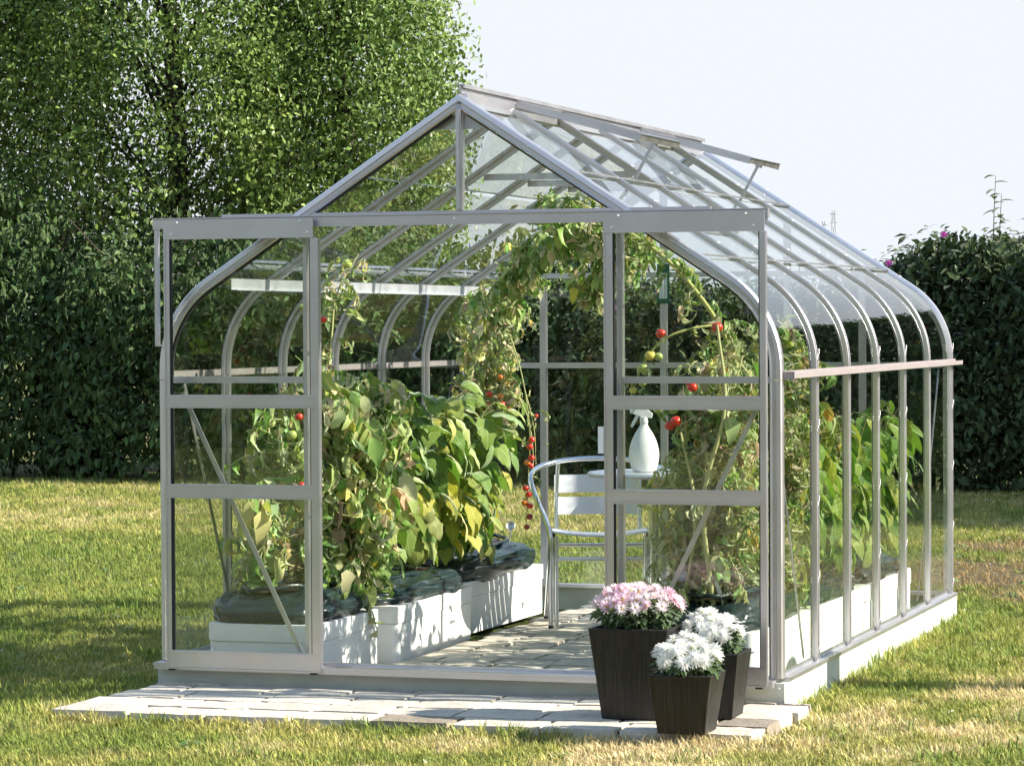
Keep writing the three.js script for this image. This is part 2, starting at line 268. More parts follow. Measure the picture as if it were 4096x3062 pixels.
// purlins (flat L profiles under the glass joint) and slender cross bars between the panes
for (const s of [-1, 1]) {
  const px = JX + 0.05, py = roofY(px) - 0.062;
  if (s < 0) part('purlin', M3([bx(Math.min(s * px, s * (px + 0.003)), Math.max(s * px, s * (px + 0.003)), py - 0.03, py + 0.018, -3.72, -0.12), bx(Math.min(s * (px - 0.024), s * (px - 0.0005)), Math.max(s * (px - 0.024), s * (px - 0.0005)), py - 0.03, py - 0.027, -3.72, -0.12)]), satin, gh);
  for (let i = 0; i < 6; i++) {
    part('cross_bar', beam(V(s * (JX + 0.004), roofY(JX + 0.004) - 0.003, ZR(i) - 0.021), V(s * (JX + 0.004), roofY(JX + 0.004) - 0.003, ZR(i + 1) + 0.021), 0.008, 0.006, V(0, 1, 0)), alu, gh);
    part('cross_bar', beam(V(s * MX, roofY(MX) - 0.003, ZR(i) - 0.021), V(s * MX, roofY(MX) - 0.003, ZR(i + 1) + 0.021), 0.009, 0.006, V(0, 1, 0)), alu, gh);
  }
}
// gutters
for (const s of [-1, 1]) {
  const g = new THREE.Shape(), kx = s > 0 ? 1 : 0.35; const P = [[0.004, 0], [0.004, -0.022], [0.02, -0.026], [0.036, -0.023], [0.038, -0.008], [0.041, -0.008], [0.0395, -0.028], [0.022, -0.031], [0, -0.027], [0, 0]].map(([a, b]) => [a * kx, b]);
  P.forEach(([a, b], i) => (i ? g.lineTo(a * s, b) : g.moveTo(a * s, b)));
  const e = new THREE.ExtrudeGeometry(g, { depth: 3.82, bevelEnabled: false }); e.translate(s * (HX + 0.001), YC - 0.006, -3.86);
  const gu = part('gutter', metreUV(e), gutterMat, gh);
  if (s > 0) part('end_cap', bx(HX + 0.0005, HX + 0.045, YC - 0.039, YC - 0.008, -0.0398, -0.034), gutterMat, gu);
}
// cross ties high under the roof
for (const i of [2, 3, 4]) { const y = 2.06, x = (APEX - y) / SL - 0.06; part('cross_tie', bx(-x, x, y - 0.014, y + 0.014, ZR(i) - 0.034, ZR(i) - 0.0305), alu, gh); }
// glass: side, curved, roof panes
function strip(pts, z0, z1, mirror) { const P = [], ix = [], uv = []; let L = 0; pts.forEach(([x, y], i) => { if (i) L += Math.hypot(x - pts[i - 1][0], y - pts[i - 1][1]); P.push(mirror ? -x : x, y, z0, mirror ? -x : x, y, z1); uv.push(z0 + 0.37 * Math.round(z0 * 3), L, z1 + 0.37 * Math.round(z0 * 3), L); if (i) { const a = 2 * i - 2; if (mirror) ix.push(a, a + 1, a + 2, a + 1, a + 3, a + 2); else ix.push(a, a + 2, a + 1, a + 1, a + 2, a + 3); } });
  const g = new THREE.BufferGeometry(); g.setAttribute('position', new THREE.Float32BufferAttribute(P, 3)); g.setAttribute('uv', new THREE.Float32BufferAttribute(uv, 2)); g.setIndex(ix); g.computeVertexNormals(); return g; }
const off = 0.011, VENTS = [1, 4];
for (let i = 0; i < 6; i++) for (const mir of [true, false]) {
  const z0 = ZR(i) - 0.012, z1 = ZR(i + 1) + 0.012, nm = 'glass_pane';
  part(nm, strip([[HX - off, 0.095], [HX - off, 0.66]], z0, z1, mir), glass, gh);
  part(nm, strip([[HX - off, 0.662], [HX - off, YC - 0.02]], z0, z1, mir), glass, gh);
  part(nm, strip([[HX - off, YC - 0.018], ...profile(off, 'curve'), [JX + 0.008, roofY(JX + 0.008, off)]], z0, z1, mir), glass, gh);
  part(nm, strip([[JX, roofY(JX, off)], [MX + 0.008, roofY(MX + 0.008, off)]], z0, z1, mir), glass, gh);
  if (mir || !VENTS.includes(i)) part(nm, strip([[MX - 0.008, roofY(MX - 0.008, off)], [0.024, roofY(0.024, off)]], z0, z1, mir), glass, gh);
}
// roof vents, propped nearly level
for (const i of VENTS) {
  const v = sub('roof_vent', gh), L = 0.545, w = BAY - 0.03; v.position.set(0.026, APEX + 0.006, ZR(i) - BAY / 2); v.rotation.z = -Math.atan2(0.145, 0.51);
  for (const s of [-1, 1]) part('side_rail', M3([bx(0, L, -0.015, 0.009, s * w / 2 - 0.006, s * w / 2 + 0.006), bx(0.002, L, 0.0095, 0.0125, s * (w / 2 - 0.008) - 0.013, s * (w / 2 - 0.008) + 0.013)]), alu, v);
  part('hinge_rail', bx(-0.004, 0.016, -0.012, 0.014, -w / 2 + 0.007, w / 2 - 0.007), alu, v);
  part('bottom_rail', M3([bx(L - 0.02, L - 0.001, -0.012, 0.012, -w / 2 + 0.0065, w / 2 - 0.0065), bx(L - 0.03, L + 0.005, 0.013, 0.016, -w / 2, w / 2)]), alu, v);
  const pg = new THREE.PlaneGeometry(L - 0.04, w - 0.014); pg.rotateX(-Math.PI / 2); pg.translate(L / 2 - 0.004, 0.004, 0); part('pane', pg, glass, v);
  const st = []; const a = V(L - 0.03, -0.02, 0), inv = new THREE.Matrix4().compose(v.position, new THREE.Quaternion().setFromEuler(v.rotation), V(1, 1, 1)).invert();
  const b = V(0.40, 1.95, v.position.z).applyMatrix4(inv);
  st.push(beam(a, b, 0.013, 0.005)); for (let k = 1; k < 6; k++) { const q = a.clone().lerp(b, k / 6.5); const c = new THREE.CylinderGeometry(0.0035, 0.0035, 0.008, 6); c.rotateX(Math.PI / 2); c.translate(q.x, q.y, q.z); st.push(c); }
  st.push(bx(L - 0.04, L - 0.012, -0.024, -0.0125, -0.012, 0.012)); part('stay', M3(st), alu, v);
}
// front gable: header beam, mullion, jambs, infill rails, braces and panes
const header = part('header_beam', M3([bx(-1.272, 1.238, 1.82, 1.85, 0.012, 0.046), bx(-1.272, 1.238, 1.851, 1.855, 0.006, 0.052), bx(-1.272, 1.238, 1.812, 1.8195, 0.04, 0.046), bx(-1.0, 1.0, 1.815, 1.868, -0.05, -0.012)]), alu, gh);
part('mullion', M3([bx(-0.011, 0.011, 1.87, roofY(0.011) - 0.05, -0.048, -0.006), bx(-0.006, 0.006, 1.87, roofY(0.011) - 0.05, -0.0055, 0.003)]), alu, gh);
part('apex_plate', (() => { const s = new THREE.Shape(); s.moveTo(-0.12, roofY(0.12) - 0.055); s.lineTo(0, APEX - 0.055); s.lineTo(0.12, roofY(0.12) - 0.055); s.closePath(); const g = new THREE.ExtrudeGeometry(s, { depth: 0.002, bevelEnabled: false }); g.translate(0, 0, -0.052); return metreUV(g); })(), alu, gh);
for (const s of [-1, 1]) {
  const b = (a, c, y0, y1, z0, z1) => bx(Math.min(s * a, s * c), Math.max(s * a, s * c), y0, y1, z0, z1);
  part('door_jamb', M3([b(0.634, 0.654, 0.096, 1.814, -0.05, -0.012), b(0.634, 0.639, 0.096, 1.814, -0.0115, -0.004)]), alu, gh);
  part('infill_rail', b(0.655, 1.232, 1.198, 1.224, -0.05, -0.012), alu, gh);
  part('brace', beam(V(s * 1.195, 1.16, -0.056), V(s * 0.69, 0.13, -0.056), 0.019, 0.004, V(0, 0, 1)), alu, gh);
  const pane = (pts) => { const sh = new THREE.Shape(pts.map(([x, y]) => new THREE.Vector2(s * x, y))); return new THREE.ShapeGeometry(sh).translate(0, 0, -0.03); };
  part('glass_pane', pane([[0.655, 0.1], [1.233, 0.1], [1.233, 1.197], [0.655, 1.197]]), glass, gh);
  const cur = profile(0.047, 'curve'); part('glass_pane', pane([[0.655, 1.226], [HX - 0.047, 1.226], ...cur, [0.75, roofY(0.75, 0.047)], [0.75, 1.812], [0.655, 1.812]]), glass, gh);
  part('glass_pane', pane([[0.012, 1.87], [(APEX - 0.056 - 1.87) / SL, 1.87], [0.012, roofY(0.012, 0.047)]]), glass, gh);
}
for (const mir of [true, false]) part('glazing_seal', sweep([[HX, 0.09], ...profile(0, 'curve'), [0.06, roofY(0.06)]], [[-0.0465, 0.012], [-0.0465, -0.008], [-0.053, -0.008], [-0.053, 0.012]], ZR(0), mir), rubber, gh);
part('track_bracket', M3([bx(-1.272, -1.257, 1.352, 1.8185, 0.014, 0.034), bx(-1.272, -1.243, 1.345, 1.3515, 0.0, 0.034)]), alu, gh);
// rear gable
{
  const z = ZR(6), xs = [-0.83, -0.19, 0.45, 0.83], bar = (x0, x1, y0, y1) => bx(x0, x1, y0, y1, z + 0.012, z + 0.045);
  for (const x of xs) part('rear_post', bar(x - 0.016, x + 0.016, 0.092, roofY(Math.abs(x)) - 0.065), alu, gh);
  const all = [-1.226, ...xs, 1.226];
  for (let i = 0; i < 5; i++) {
    const a = all[i] + (i ? 0.0165 : 0), b = all[i + 1] - (i < 4 ? 0.0165 : 0);
    part('rear_rail', bar(a, b, 1.2, 1.228), alu, gh); if (i > 0 && i < 4) part('rear_rail', bar(a, b, 1.66, 1.686), alu, gh);
    const top = (x) => { const k = Math.abs(x), y = roofY(k, 0.05); if (k < 1.06) return y; let best = YC; for (const [px, py] of profile(0.05, 'curve')) if (px >= k - 0.02) best = Math.max(best, py); return best; };
    const P = [[a, 1.229], [b, 1.229]]; for (let q = 0; q <= 8; q++) { const x = lerp(b, a, q / 8); P.push([x, top(x)]); }
    part('glass_pane', new THREE.ShapeGeometry(new THREE.Shape(P.map(([x, y]) => new THREE.Vector2(x, y)))).translate(0, 0, z + 0.02), glass, gh);
    const g = new THREE.PlaneGeometry(b - a, 1.105); g.translate((a + b) / 2, 0.092 + 0.5525, z + 0.02); part('glass_pane', g, glass, gh);
  }
}
// wall braces
for (const s of [-1, 1]) for (const [za, zb] of [[-0.12, -0.66], [-3.76, -3.16]]) part('brace', beam(V(s * 1.213, 1.19, za), V(s * 1.213, 0.1, zb), 0.02, 0.004, V(1, 0, 0)), alu, gh);
part('support_wire', tube([V(1.19, 0.70, -0.1), V(1.19, 0.69, -1.9), V(1.19, 0.71, -3.75)], 0.0016, 4, 12), rubber, gh);
// gable screws
{ const gs = []; for (const [x, y] of [[-0.0, 1.836]]) { const c = new THREE.SphereGeometry(0.006, 8, 6); c.scale(1, 1, 0.6); c.translate(x, y, 0.047); gs.push(c); } for (const [x, y] of [[-1.265, 0.052], [1.265, 0.052]]) { const c = new THREE.SphereGeometry(0.005, 8, 6); c.scale(1, 1, 0.6); c.translate(x, y, 0.001); gs.push(c); } part('screw', M3(gs), aluBright, gh); }

// sliding doors
for (const s of [-1, 1]) {
  const d = sub('sliding_door', gh); tag(d, s < 0 ? 'left sliding door pushed fully open' : 'right sliding door pushed fully open');
  const xo = 1.212 * s, xi = 0.578 * s, lo = Math.min(xo, xi), hi = Math.max(xo, xi), z0 = 0.05, z1 = 0.075, so = 0.024, si = 0.036;
  const stL = s < 0 ? so : si, stR = s < 0 ? si : so;
  const X0 = lo - (s > 0 ? -0.03 : 0), X1 = hi + (s < 0 ? 0.03 : 0.02);
  const A = s < 0 ? -1.213 : 0.606, B = s < 0 ? -0.553 : 1.236;
  part('stile', M3([bx(A, A + stL, 0.068, 1.768, z0, z1), bx(A + 0.001, A + 0.007, 0.07, 1.768, z1 + 0.0005, z1 + 0.004)]), alu, d);
  part('stile', M3([bx(B - stR, B, 0.068, 1.768, z0, z1), bx(B - 0.007, B - 0.001, 0.07, 1.768, z1 + 0.0005, z1 + 0.004)]), alu, d);
  const head = part('head_panel', M3([bx(A - (s > 0 ? 0.0 : 0), B - (s < 0 ? 0.022 : 0.004), 1.769, 1.846, z1 - 0.004, z1 + 0.004), bx(A, B - 0.02, 1.769, 1.777, z0, z1 - 0.005)]), alu, d);
  const sc = []; for (const [x, y] of [[A + 0.06, 1.834], [A + 0.035, 1.79], [B - 0.075, 1.834], [B - 0.045, 1.79]]) { const c = new THREE.SphereGeometry(0.0055, 8, 6); c.scale(1, 1, 0.7); c.translate(x, y, z1 + 0.005); sc.push(c); } part('screw', M3(sc), aluBright, head);
  const rails = [[1.102, 1.148], [0.745, 0.794], [0.066, 0.133]];
  for (const [y0, y1] of rails) part('rail', M3([bx(A + stL + 0.0005, B - stR - 0.0005, y0, y1, z0 + 0.002, z1 - 0.002), bx(A + 0.004, B - 0.004, y0 + 0.005, y1 - 0.002, z1 - 0.0015, z1 + 0.002), bx(A + stL, B - stR, y1 + 0.0005, y1 + 0.005, z0 + 0.004, z1 + 0.001), bx(A + 0.004, B - 0.004, y0 - 0.0015, y0 + 0.004, z1 - 0.0012, z1 + 0.0055), bx(A + 0.004, B - 0.004, y1 - 0.004, y1 + 0.0005, z1 - 0.0012, z1 + 0.0055)]), alu, d);
  const ys = [[0.134, 0.744], [0.795, 1.101], [1.149, 1.768]];
  for (const [y0, y1] of ys) { const g = new THREE.PlaneGeometry(B - A - stL - stR, y1 - y0); g.translate((A + stL + B - stR) / 2, (y0 + y1) / 2, z0 + 0.01); part('pane', g, glass, d); }
  part('edge_seal', M3([bx(A + stL, A + stL + 0.005, 0.134, 1.768, z0 + 0.004, z0 + 0.02), bx(B - stR - 0.005, B - stR, 0.134, 1.768, z0 + 0.004, z0 + 0.02)]), rubber, d);
  part('bottom_glide', M3([bx(A + 0.01, A + 0.032, 0.057, 0.067, z1 - 0.012, z1 + 0.004), bx(B - 0.045, B - 0.02, 0.057, 0.067, z1 - 0.012, z1 + 0.004)]), rubber, d);
  if (s > 0) part('handle', M3([bx(A - 0.022, A - 0.0005, 0.934, 1.036, z1 - 0.006, z1 + 0.008)]), whitePlastic, d);
}
console.log('greenhouse', gh.children.length);

// ---------------------------------------------------------------- foam boxes and grow bags
function foamBox(w, h, d) {
  const s = new THREE.Shape(), r = 0.035, a = w / 2, b = d / 2;
  s.moveTo(-a + r, -b); s.lineTo(a - r, -b); s.absarc(a - r, -b + r, r, -Math.PI / 2, 0); s.lineTo(a, b - r); s.absarc(a - r, b - r, r, 0, Math.PI / 2); s.lineTo(-a + r, b); s.absarc(-a + r, b - r, r, Math.PI / 2, Math.PI); s.lineTo(-a, -b + r); s.absarc(-a + r, -b + r, r, Math.PI, Math.PI * 1.5);
  const ex = (y0, y1, k) => { const g = new THREE.ExtrudeGeometry(s, { depth: y1 - y0 - 0.006, bevelEnabled: true, bevelSize: 0.003, bevelThickness: 0.003, bevelSegments: 2, curveSegments: 6 }); g.rotateX(-Math.PI / 2); g.translate(0, y0 + 0.003, 0); g.scale(k, 1, k); return metreUV(toCreasedNormals(g, 0.5)); };
  return [ex(0, h * 0.7, 0.985), ex(h * 0.7 + 0.001, h, 1.0)];
}
function growBag(w, h, d, s, openings) { // a sagging plastic pillow with slits of soil on top
  const g = new THREE.SphereGeometry(1, 84, 48), p = g.attributes.position;
  for (let i = 0; i < p.count; i++) {
    let x = p.getX(i), y = p.getY(i), z = p.getZ(i); const f = (v, e) => Math.sign(v) * Math.pow(Math.abs(v), e);
    const X = f(x, 0.5), Z = f(z, 0.45), Y = f(y, 0.8); const wr = vn3(X * 5 + s, Y * 4, Z * 6) - 0.5, wr2 = vn3(X * 13 + s, Y * 11, Z * 13) - 0.5;
    const end = Math.pow(Math.abs(Z), 3), fold = Math.abs(vn3(X * 9 + s, Y * 6, Z * 2.5) - 0.5) + 0.7 * Math.abs(vn3(X * 3, Y * 4 + s, Z * 11) - 0.5); let k = 1 + 0.08 * wr + 0.04 * wr2 - 0.16 * fold; x = X * w / 2 * k * (1 - 0.12 * end * h2(Math.sign(Z) + 3, s | 0)); z = Z * d / 2 * (1 + 0.05 * wr); const sag = 0.95 + 0.25 * vn(X * 2.2 + s, Z * 2.6); y = Math.max(0, (Y * 0.5 * sag + 0.44)) * h * 1.08 * (1 + 0.22 * wr - 0.16 * fold) * (1 - 0.25 * end);
    p.setXYZ(i, x, y, z);
  }
  g.computeVertexNormals(); const out = [g];
  const sg = new THREE.CircleGeometry(1, 28); sg.rotateX(-Math.PI / 2); const q = sg.attributes.position;
  for (let i = 0; i < q.count; i++) { const a = h2(i, s | 0); q.setXYZ(i, q.getX(i) * w * 0.30 * (0.9 + 0.2 * a), h * 0.96 + (i ? 0.012 * (a - 0.5) : 0.015), q.getZ(i) * d * 0.40 * (0.9 + 0.2 * a)); }
  sg.computeVertexNormals(); out.push(sg);
  // torn rim standing round the opening
  const rim = []; const pts = []; for (let k = 0; k < 20; k++) { const t = (k / 20) * Math.PI * 2; pts.push(V(Math.cos(t) * w * 0.31 * (0.95 + 0.1 * h2(k, s | 0)), h * (0.97 + 0.16 * h2(k + 9, s | 0)), Math.sin(t) * d * 0.41)); }
  rim.push(tube(pts, 0.009, 6, 60, true)); out.push(rim[0]); return out;
}
setSeed(31);
const boxSpots = [
  // x, z, width, height, depth, turn, label
  [-0.905, -0.53, 0.47, 0.225, 0.74, 0.0, 'white foam planting box behind the left sliding door', 'left'],
  [-0.875, -1.54, 0.47, 0.225, 1.10, 0.03, 'white foam planting box in the middle of the left row', 'left'],
  [-0.945, -2.78, 0.44, 0.225, 1.22, -0.02, 'white foam planting box at the far end of the left row', 'left'],
  [0.925, -0.75, 0.38, 0.235, 1.04, 0.0, 'white foam planting box behind the right sliding door', 'right'],
  [0.93, -1.84, 0.38, 0.235, 1.08, 0.01, 'white foam planting box in the middle of the right row', 'right'],
  [0.93, -2.95, 0.38, 0.235, 1.08, -0.01, 'white foam planting box at the far end of the right row', 'right'],
];
for (const [x, z, w, h, d, r, label, side] of boxSpots) {
  const o = thing('foam_box', label, 'foam box', [x, 0.0, z], r, 'white foam boxes under the plants'); const [a, b] = foamBox(w, h + 0.02, d);
  a.translate(0, -0.02, 0); b.translate(0, -0.02, 0); part('body', a, foam, o); part('rim', b, foam, o);
}
const bagSpots = [
  [-0.92, 0.205, -0.50, 0.53, 0.15, 0.70, 'dark green plastic grow bag on the box behind the left door', 3],
  [-0.87, 0.205, -1.53, 0.50, 0.12, 1.06, 'dark green grow bag on the middle left box under the broad leaves', 8],
  [-0.93, 0.205, -2.76, 0.50, 0.16, 1.20, 'crinkled dark blue green grow bag on the far left box', 14],
  [0.91, 0.205, -0.72, 0.45, 0.15, 1.02, 'dark green grow bag on the front right box beside the flower pots', 21],
  [0.92, 0.205, -1.84, 0.42, 0.12, 1.04, 'dark green grow bag on the middle right box', 27],
  [0.92, 0.205, -2.95, 0.42, 0.12, 1.04, 'dark green grow bag on the far right box', 33],
];
for (const [x, y, z, w, h, d, label, s] of bagSpots) {
  const o = thing('grow_bag', label, 'grow bag', [x, y, z], 0, 'grow bags on the foam boxes'); const [a, b, c] = growBag(w, h, d, s);
  part('bag', metreUVsmooth(a), bagMat, o); part('soil', b, soil, o); part('torn_rim', c, bagMat, o);
}
function metreUVsmooth(g) { const p = g.attributes.position, uv = g.attributes.uv; for (let i = 0; i < p.count; i++) uv.setXY(i, p.getX(i) * 1.5 + p.getY(i), p.getZ(i) * 1.5 + p.getY(i) * 0.7); return g; }

// ---------------------------------------------------------------- leaves
function blade(rows, width, L, o = {}) { // a leaf along +z, 3 verts a row, folded by o.fold, drooping by o.droop
  const P = [], ix = [], e = o.edge || (() => 1); let y = 0, z = 0, a = o.start || 0;
  for (let i = 0; i <= rows; i++) {
    const t = i / rows, w = width(t) * L * 0.5 * e(i), f = (o.fold || 0.3) + (o.foldEnd || 0) * t, tw = (o.twist || 0) * t;
    const lx = -Math.cos(f) * w, ly = Math.sin(f) * w, c = Math.cos(tw), s = Math.sin(tw), wave = (o.wave || 0) * L * Math.sin(i * 2.4 + (o.ph || 0));
    P.push(lx * c - (ly + wave) * s, y + lx * s + (ly + wave) * c, z, 0, y, z, -lx * c - (ly - wave) * s, y - lx * s + (ly - wave) * c, z);
    a -= (o.droop || 0.6) / rows; y += Math.sin(a) * L / rows; z += Math.cos(a) * L / rows;
  }
  for (let i = 0; i < rows; i++) { const k = i * 3; ix.push(k, k + 3, k + 1, k + 1, k + 3, k + 4, k + 1, k + 4, k + 2, k + 2, k + 4, k + 5); }
  const g = new THREE.BufferGeometry(); g.setAttribute('position', new THREE.Float32BufferAttribute(P, 3)); g.setIndex(ix); g.computeVertexNormals(); return g;
}
function wideLeaf(rows, width, L, o) { // five verts a row, quilted between the veins, lobed edge, uv for the vein print
  const P = [], ix = [], UVs = [], n = 5; let y = 0, z = 0, a = o.start || 0;
  for (let i = 0; i <= rows; i++) {
    const t = i / rows, lobe = 1 + (o.lobe || 0) * Math.sin(t * Math.PI * 2 * (o.lobes || 3) + 0.6), w = width(t) * L * 0.5 * lobe, f = o.fold, tw = (o.twist || 0) * t, c = Math.cos(tw), s = Math.sin(tw);
    for (let j = 0; j < n; j++) { const q = j / 2 - 1, k = Math.abs(q), curl = (o.curl || 0) * k * k * w, X = q * w * Math.cos(f * k), Y = k * Math.sin(f) * w - curl + (o.wave || 0) * L * k * Math.sin(i * 1.9 + q * 2 + (o.ph || 0)) - (o.sideDroop || 0) * k * k * w; P.push(X * c - Y * s, y + X * s + Y * c, z); UVs.push(q * 0.5 + 0.5, t); }
    a -= o.droop / rows; y += Math.sin(a) * L / rows; z += Math.cos(a) * L / rows;
  }
  for (let i = 0; i < rows; i++) for (let j = 0; j < n - 1; j++) { const k = i * n + j; ix.push(k, k + n, k + 1, k + 1, k + n, k + n + 1); }
  const g = new THREE.BufferGeometry(); g.setAttribute('position', new THREE.Float32BufferAttribute(P, 3)); g.setAttribute('uv', new THREE.Float32BufferAttribute(UVs, 2)); g.setIndex(ix); g.computeVertexNormals(); return g;
}
const ovate = (k) => (t) => k * Math.pow(Math.sin(Math.PI * Math.pow(clamp(t * 0.96 + 0.03, 0, 1), 0.72)), 0.8);
setSeed(404);
const leafletFresh = [], leafletDry = [];
for (let k = 0; k < 6; k++) { leafletFresh.push(blade(4, ovate(0.6), 1, { fold: U(0.1, 0.45), droop: U(0.3, 1.2), wave: U(0.02, 0.06), ph: U(0, 6), edge: () => U(0.7, 1.2), twist: U(-0.5, 0.5) })); leafletDry.push(blade(5, ovate(0.5), 1, { fold: U(0.7, 1.25), droop: U(1.0, 2.6), wave: U(0.02, 0.08), ph: U(0, 6), edge: () => U(0.5, 1.2), twist: U(-1.8, 1.8) })); }
const broadLeaf = [], pepperLeaf = [];
for (let k = 0; k < 8; k++) { broadLeaf.push(wideLeaf(9, ovate(0.66), 1, { start: U(-0.2, 0.4), fold: U(0.1, 0.5), droop: U(0.6, 1.9), wave: U(0.02, 0.05), ph: U(0, 6), lobe: U(0.05, 0.11), lobes: pick([3, 4]), twist: U(-0.6, 0.6), sideDroop: U(0.1, 0.7) })); pepperLeaf.push(wideLeaf(7, ovate(0.44), 1, { start: U(-0.3, 0.3), fold: U(0.15, 0.6), droop: U(0.5, 1.5), wave: U(0.01, 0.03), ph: U(0, 6), twist: U(-0.5, 0.5), sideDroop: U(0, 0.5) })); }
// compound tomato leaf added to a bag
function compound(bag, at, ry, rx, L, dry, col) {
  const set = dry > R() ? leafletDry : leafletFresh, base = mat4(at.x, at.y, at.z, rx, ry, U(-0.5, 0.5)), n = 4 + Math.floor(R() * 2), droop = U(0.5, 1.3) * (0.6 + dry);
  let y = 0, z = 0, a = 0; const m = new THREE.Matrix4();
  const spine = [V(0, 0, 0)];
  for (let i = 0; i < n; i++) {
    const st = L / n; a -= droop / n; y += Math.sin(a) * st; z += Math.cos(a) * st; spine.push(V(0, y, z));
    const c = col();
    for (const s of i === n - 1 ? [0] : [-1, 1]) { const sz = L * U(0.36, 0.56) * (s ? 1 : 1.15); m.copy(base).multiply(mat4(0, y, z, -a + U(-0.4, 0.8) + 0.3, s * U(0.9, 1.4), U(-0.8, 0.8), sz)); bag.add(pick(set), m, c.map((v) => v * U(0.8, 1.2))); }
  }
  const g = new THREE.TubeGeometry(new THREE.CatmullRomCurve3(spine), 3, 0.0028, 3); bag.add(g, base, col().map((v) => v * 1.1));
}
const FRESH = [0.19, 0.34, 0.05], MIDG = [0.31, 0.41, 0.10], PALE = [0.57, 0.60, 0.29], YEL = [0.60, 0.55, 0.10], DRY = [0.57, 0.52, 0.31], BROWN = [0.27, 0.19, 0.10];
const palette = (w) => () => { let r = R() * w.reduce((a, b) => a + b[1], 0); for (const [c, k] of w) { r -= k; if (r <= 0) return c; } return w[0][0]; };
const tomatoGeo = (() => { const g = new THREE.SphereGeometry(1, 16, 12), p = g.attributes.position; for (let i = 0; i < p.count; i++) { const x = p.getX(i), y = p.getY(i), z = p.getZ(i), a = Math.atan2(z, x), k = 1 + 0.03 * Math.cos(a * 5) * Math.max(0, y); const dip = y > 0.8 ? (y - 0.8) * 0.7 : 0; p.setXYZ(i, x * k, y * 0.9 - dip, z * k); } g.computeVertexNormals(); return g; })();
const calyxGeo = (() => { const b = new Bag(); const s = blade(2, (t) => 0.3 * (1 - t), 1, { droop: 0.9, fold: 0.1 }); for (let k = 0; k < 5; k++) b.add(s, mat4(0, 0.74, 0, 0.1, (k / 5) * 6.283, 0, 0.8), [0.12, 0.2, 0.03]); const g = b.geo(); return g; })();
const tomatoMats = { red: phy([0.62, 0.035, 0.012], { roughness: 0.25, clearcoat: 0.5 }), orange: phy([0.72, 0.20, 0.02], { roughness: 0.25, clearcoat: 0.5 }), green: phy([0.36, 0.44, 0.11], { roughness: 0.3, clearcoat: 0.4 }), yellow: phy([0.66, 0.55, 0.10], { roughness: 0.3, clearcoat: 0.4 }), dark: phy([0.32, 0.04, 0.02], { roughness: 0.3, clearcoat: 0.4 }) };
function fruit(parent, x, y, z, r, ripe) { const t = part('tomato', tomatoGeo, tomatoMats[ripe], parent); t.position.set(x, y, z); t.scale.setScalar(r > 0.019 ? r * 0.8 : r); t.rotation.set(U(-0.3, 0.3), U(0, 6), U(-0.3, 0.3)); part('calyx', calyxGeo, leafMat, t); return t; }

// a tomato plant: stems as given lines in world coordinates, leaves spread along them
function tomatoPlant(label, root, stems, o) {
  const t = thing('tomato_plant', label, 'tomato plant', root, 0, 'tomato plants in the greenhouse'), bag = new Bag(), sg = [];
  for (const st of stems) {
    const pts = st.p.map(([x, y, z]) => V(x - root[0], y - root[1], z - root[2])), c = new THREE.CatmullRomCurve3(pts);
    sg.push(colored(taperTube(pts, st.r ?? 0.008, (st.r ?? 0.008) * 0.5, 6, pts.length * 6), st.c ?? [0.27, 0.30, 0.08]));
    for (let i = 0; i < st.n * 1.6; i++) {
      const u = lerp(st.from ?? 0.05, 1, Math.pow(R(), st.bias ?? 1)), q = c.getPointAt(u), k = st.spread ?? 0.06;
      q.add(V(N() * k, N() * k * 0.6, N() * k)); compound(bag, q, U(0, 6.283), U(-0.5, 0.7), (st.L ?? 0.2) * U(0.6, 1.2), st.dry ?? o.dry, o.col);
    }
  }
  // keep foliage inside the glass
  for (let i = 0; i < bag.p.length; i += 3) { const x = bag.p[i] + root[0], y = bag.p[i + 1] + root[1]; const lim = 1.2; if (Math.abs(x) > lim) bag.p[i] = Math.sign(x) * (lim - 0.02 * R()) - root[0]; const ax = Math.abs(bag.p[i] + root[0]), top = Math.min(roofY(ax) - 0.075, ax > 1.0 ? 1.55 - (ax - 1.0) * 1.1 : 9); if (y > top) bag.p[i + 1] = top - root[1] - 0.015 * R(); const z = bag.p[i + 2] + root[2]; if (z > -0.075) bag.p[i + 2] = -0.075 - 0.02 * R() - root[2]; }
  const f = part('foliage', bag.geo(), leafMat, t); f.userData.kind = 'stuff';
  part('stem', M3(sg), stemMat, t);
  for (const [x, y, z, r, ripe] of o.fruit || []) fruit(t, x - root[0], y - root[1], z - root[2], r, ripe);
  return t;
}
const drier = palette([[MIDG, 4], [PALE, 4.5], [DRY, 1.6], [FRESH, 3], [YEL, 0.7], [BROWN, 0.2]]), greener = palette([[FRESH, 4], [MIDG, 4], [PALE, 2], [YEL, 0.6], [DRY, 0.5]]), driest = palette([[DRY, 2.6], [PALE, 5], [MIDG, 4], [YEL, 1.2], [BROWN, 0.5], [FRESH, 1.6]]);
setSeed(90);
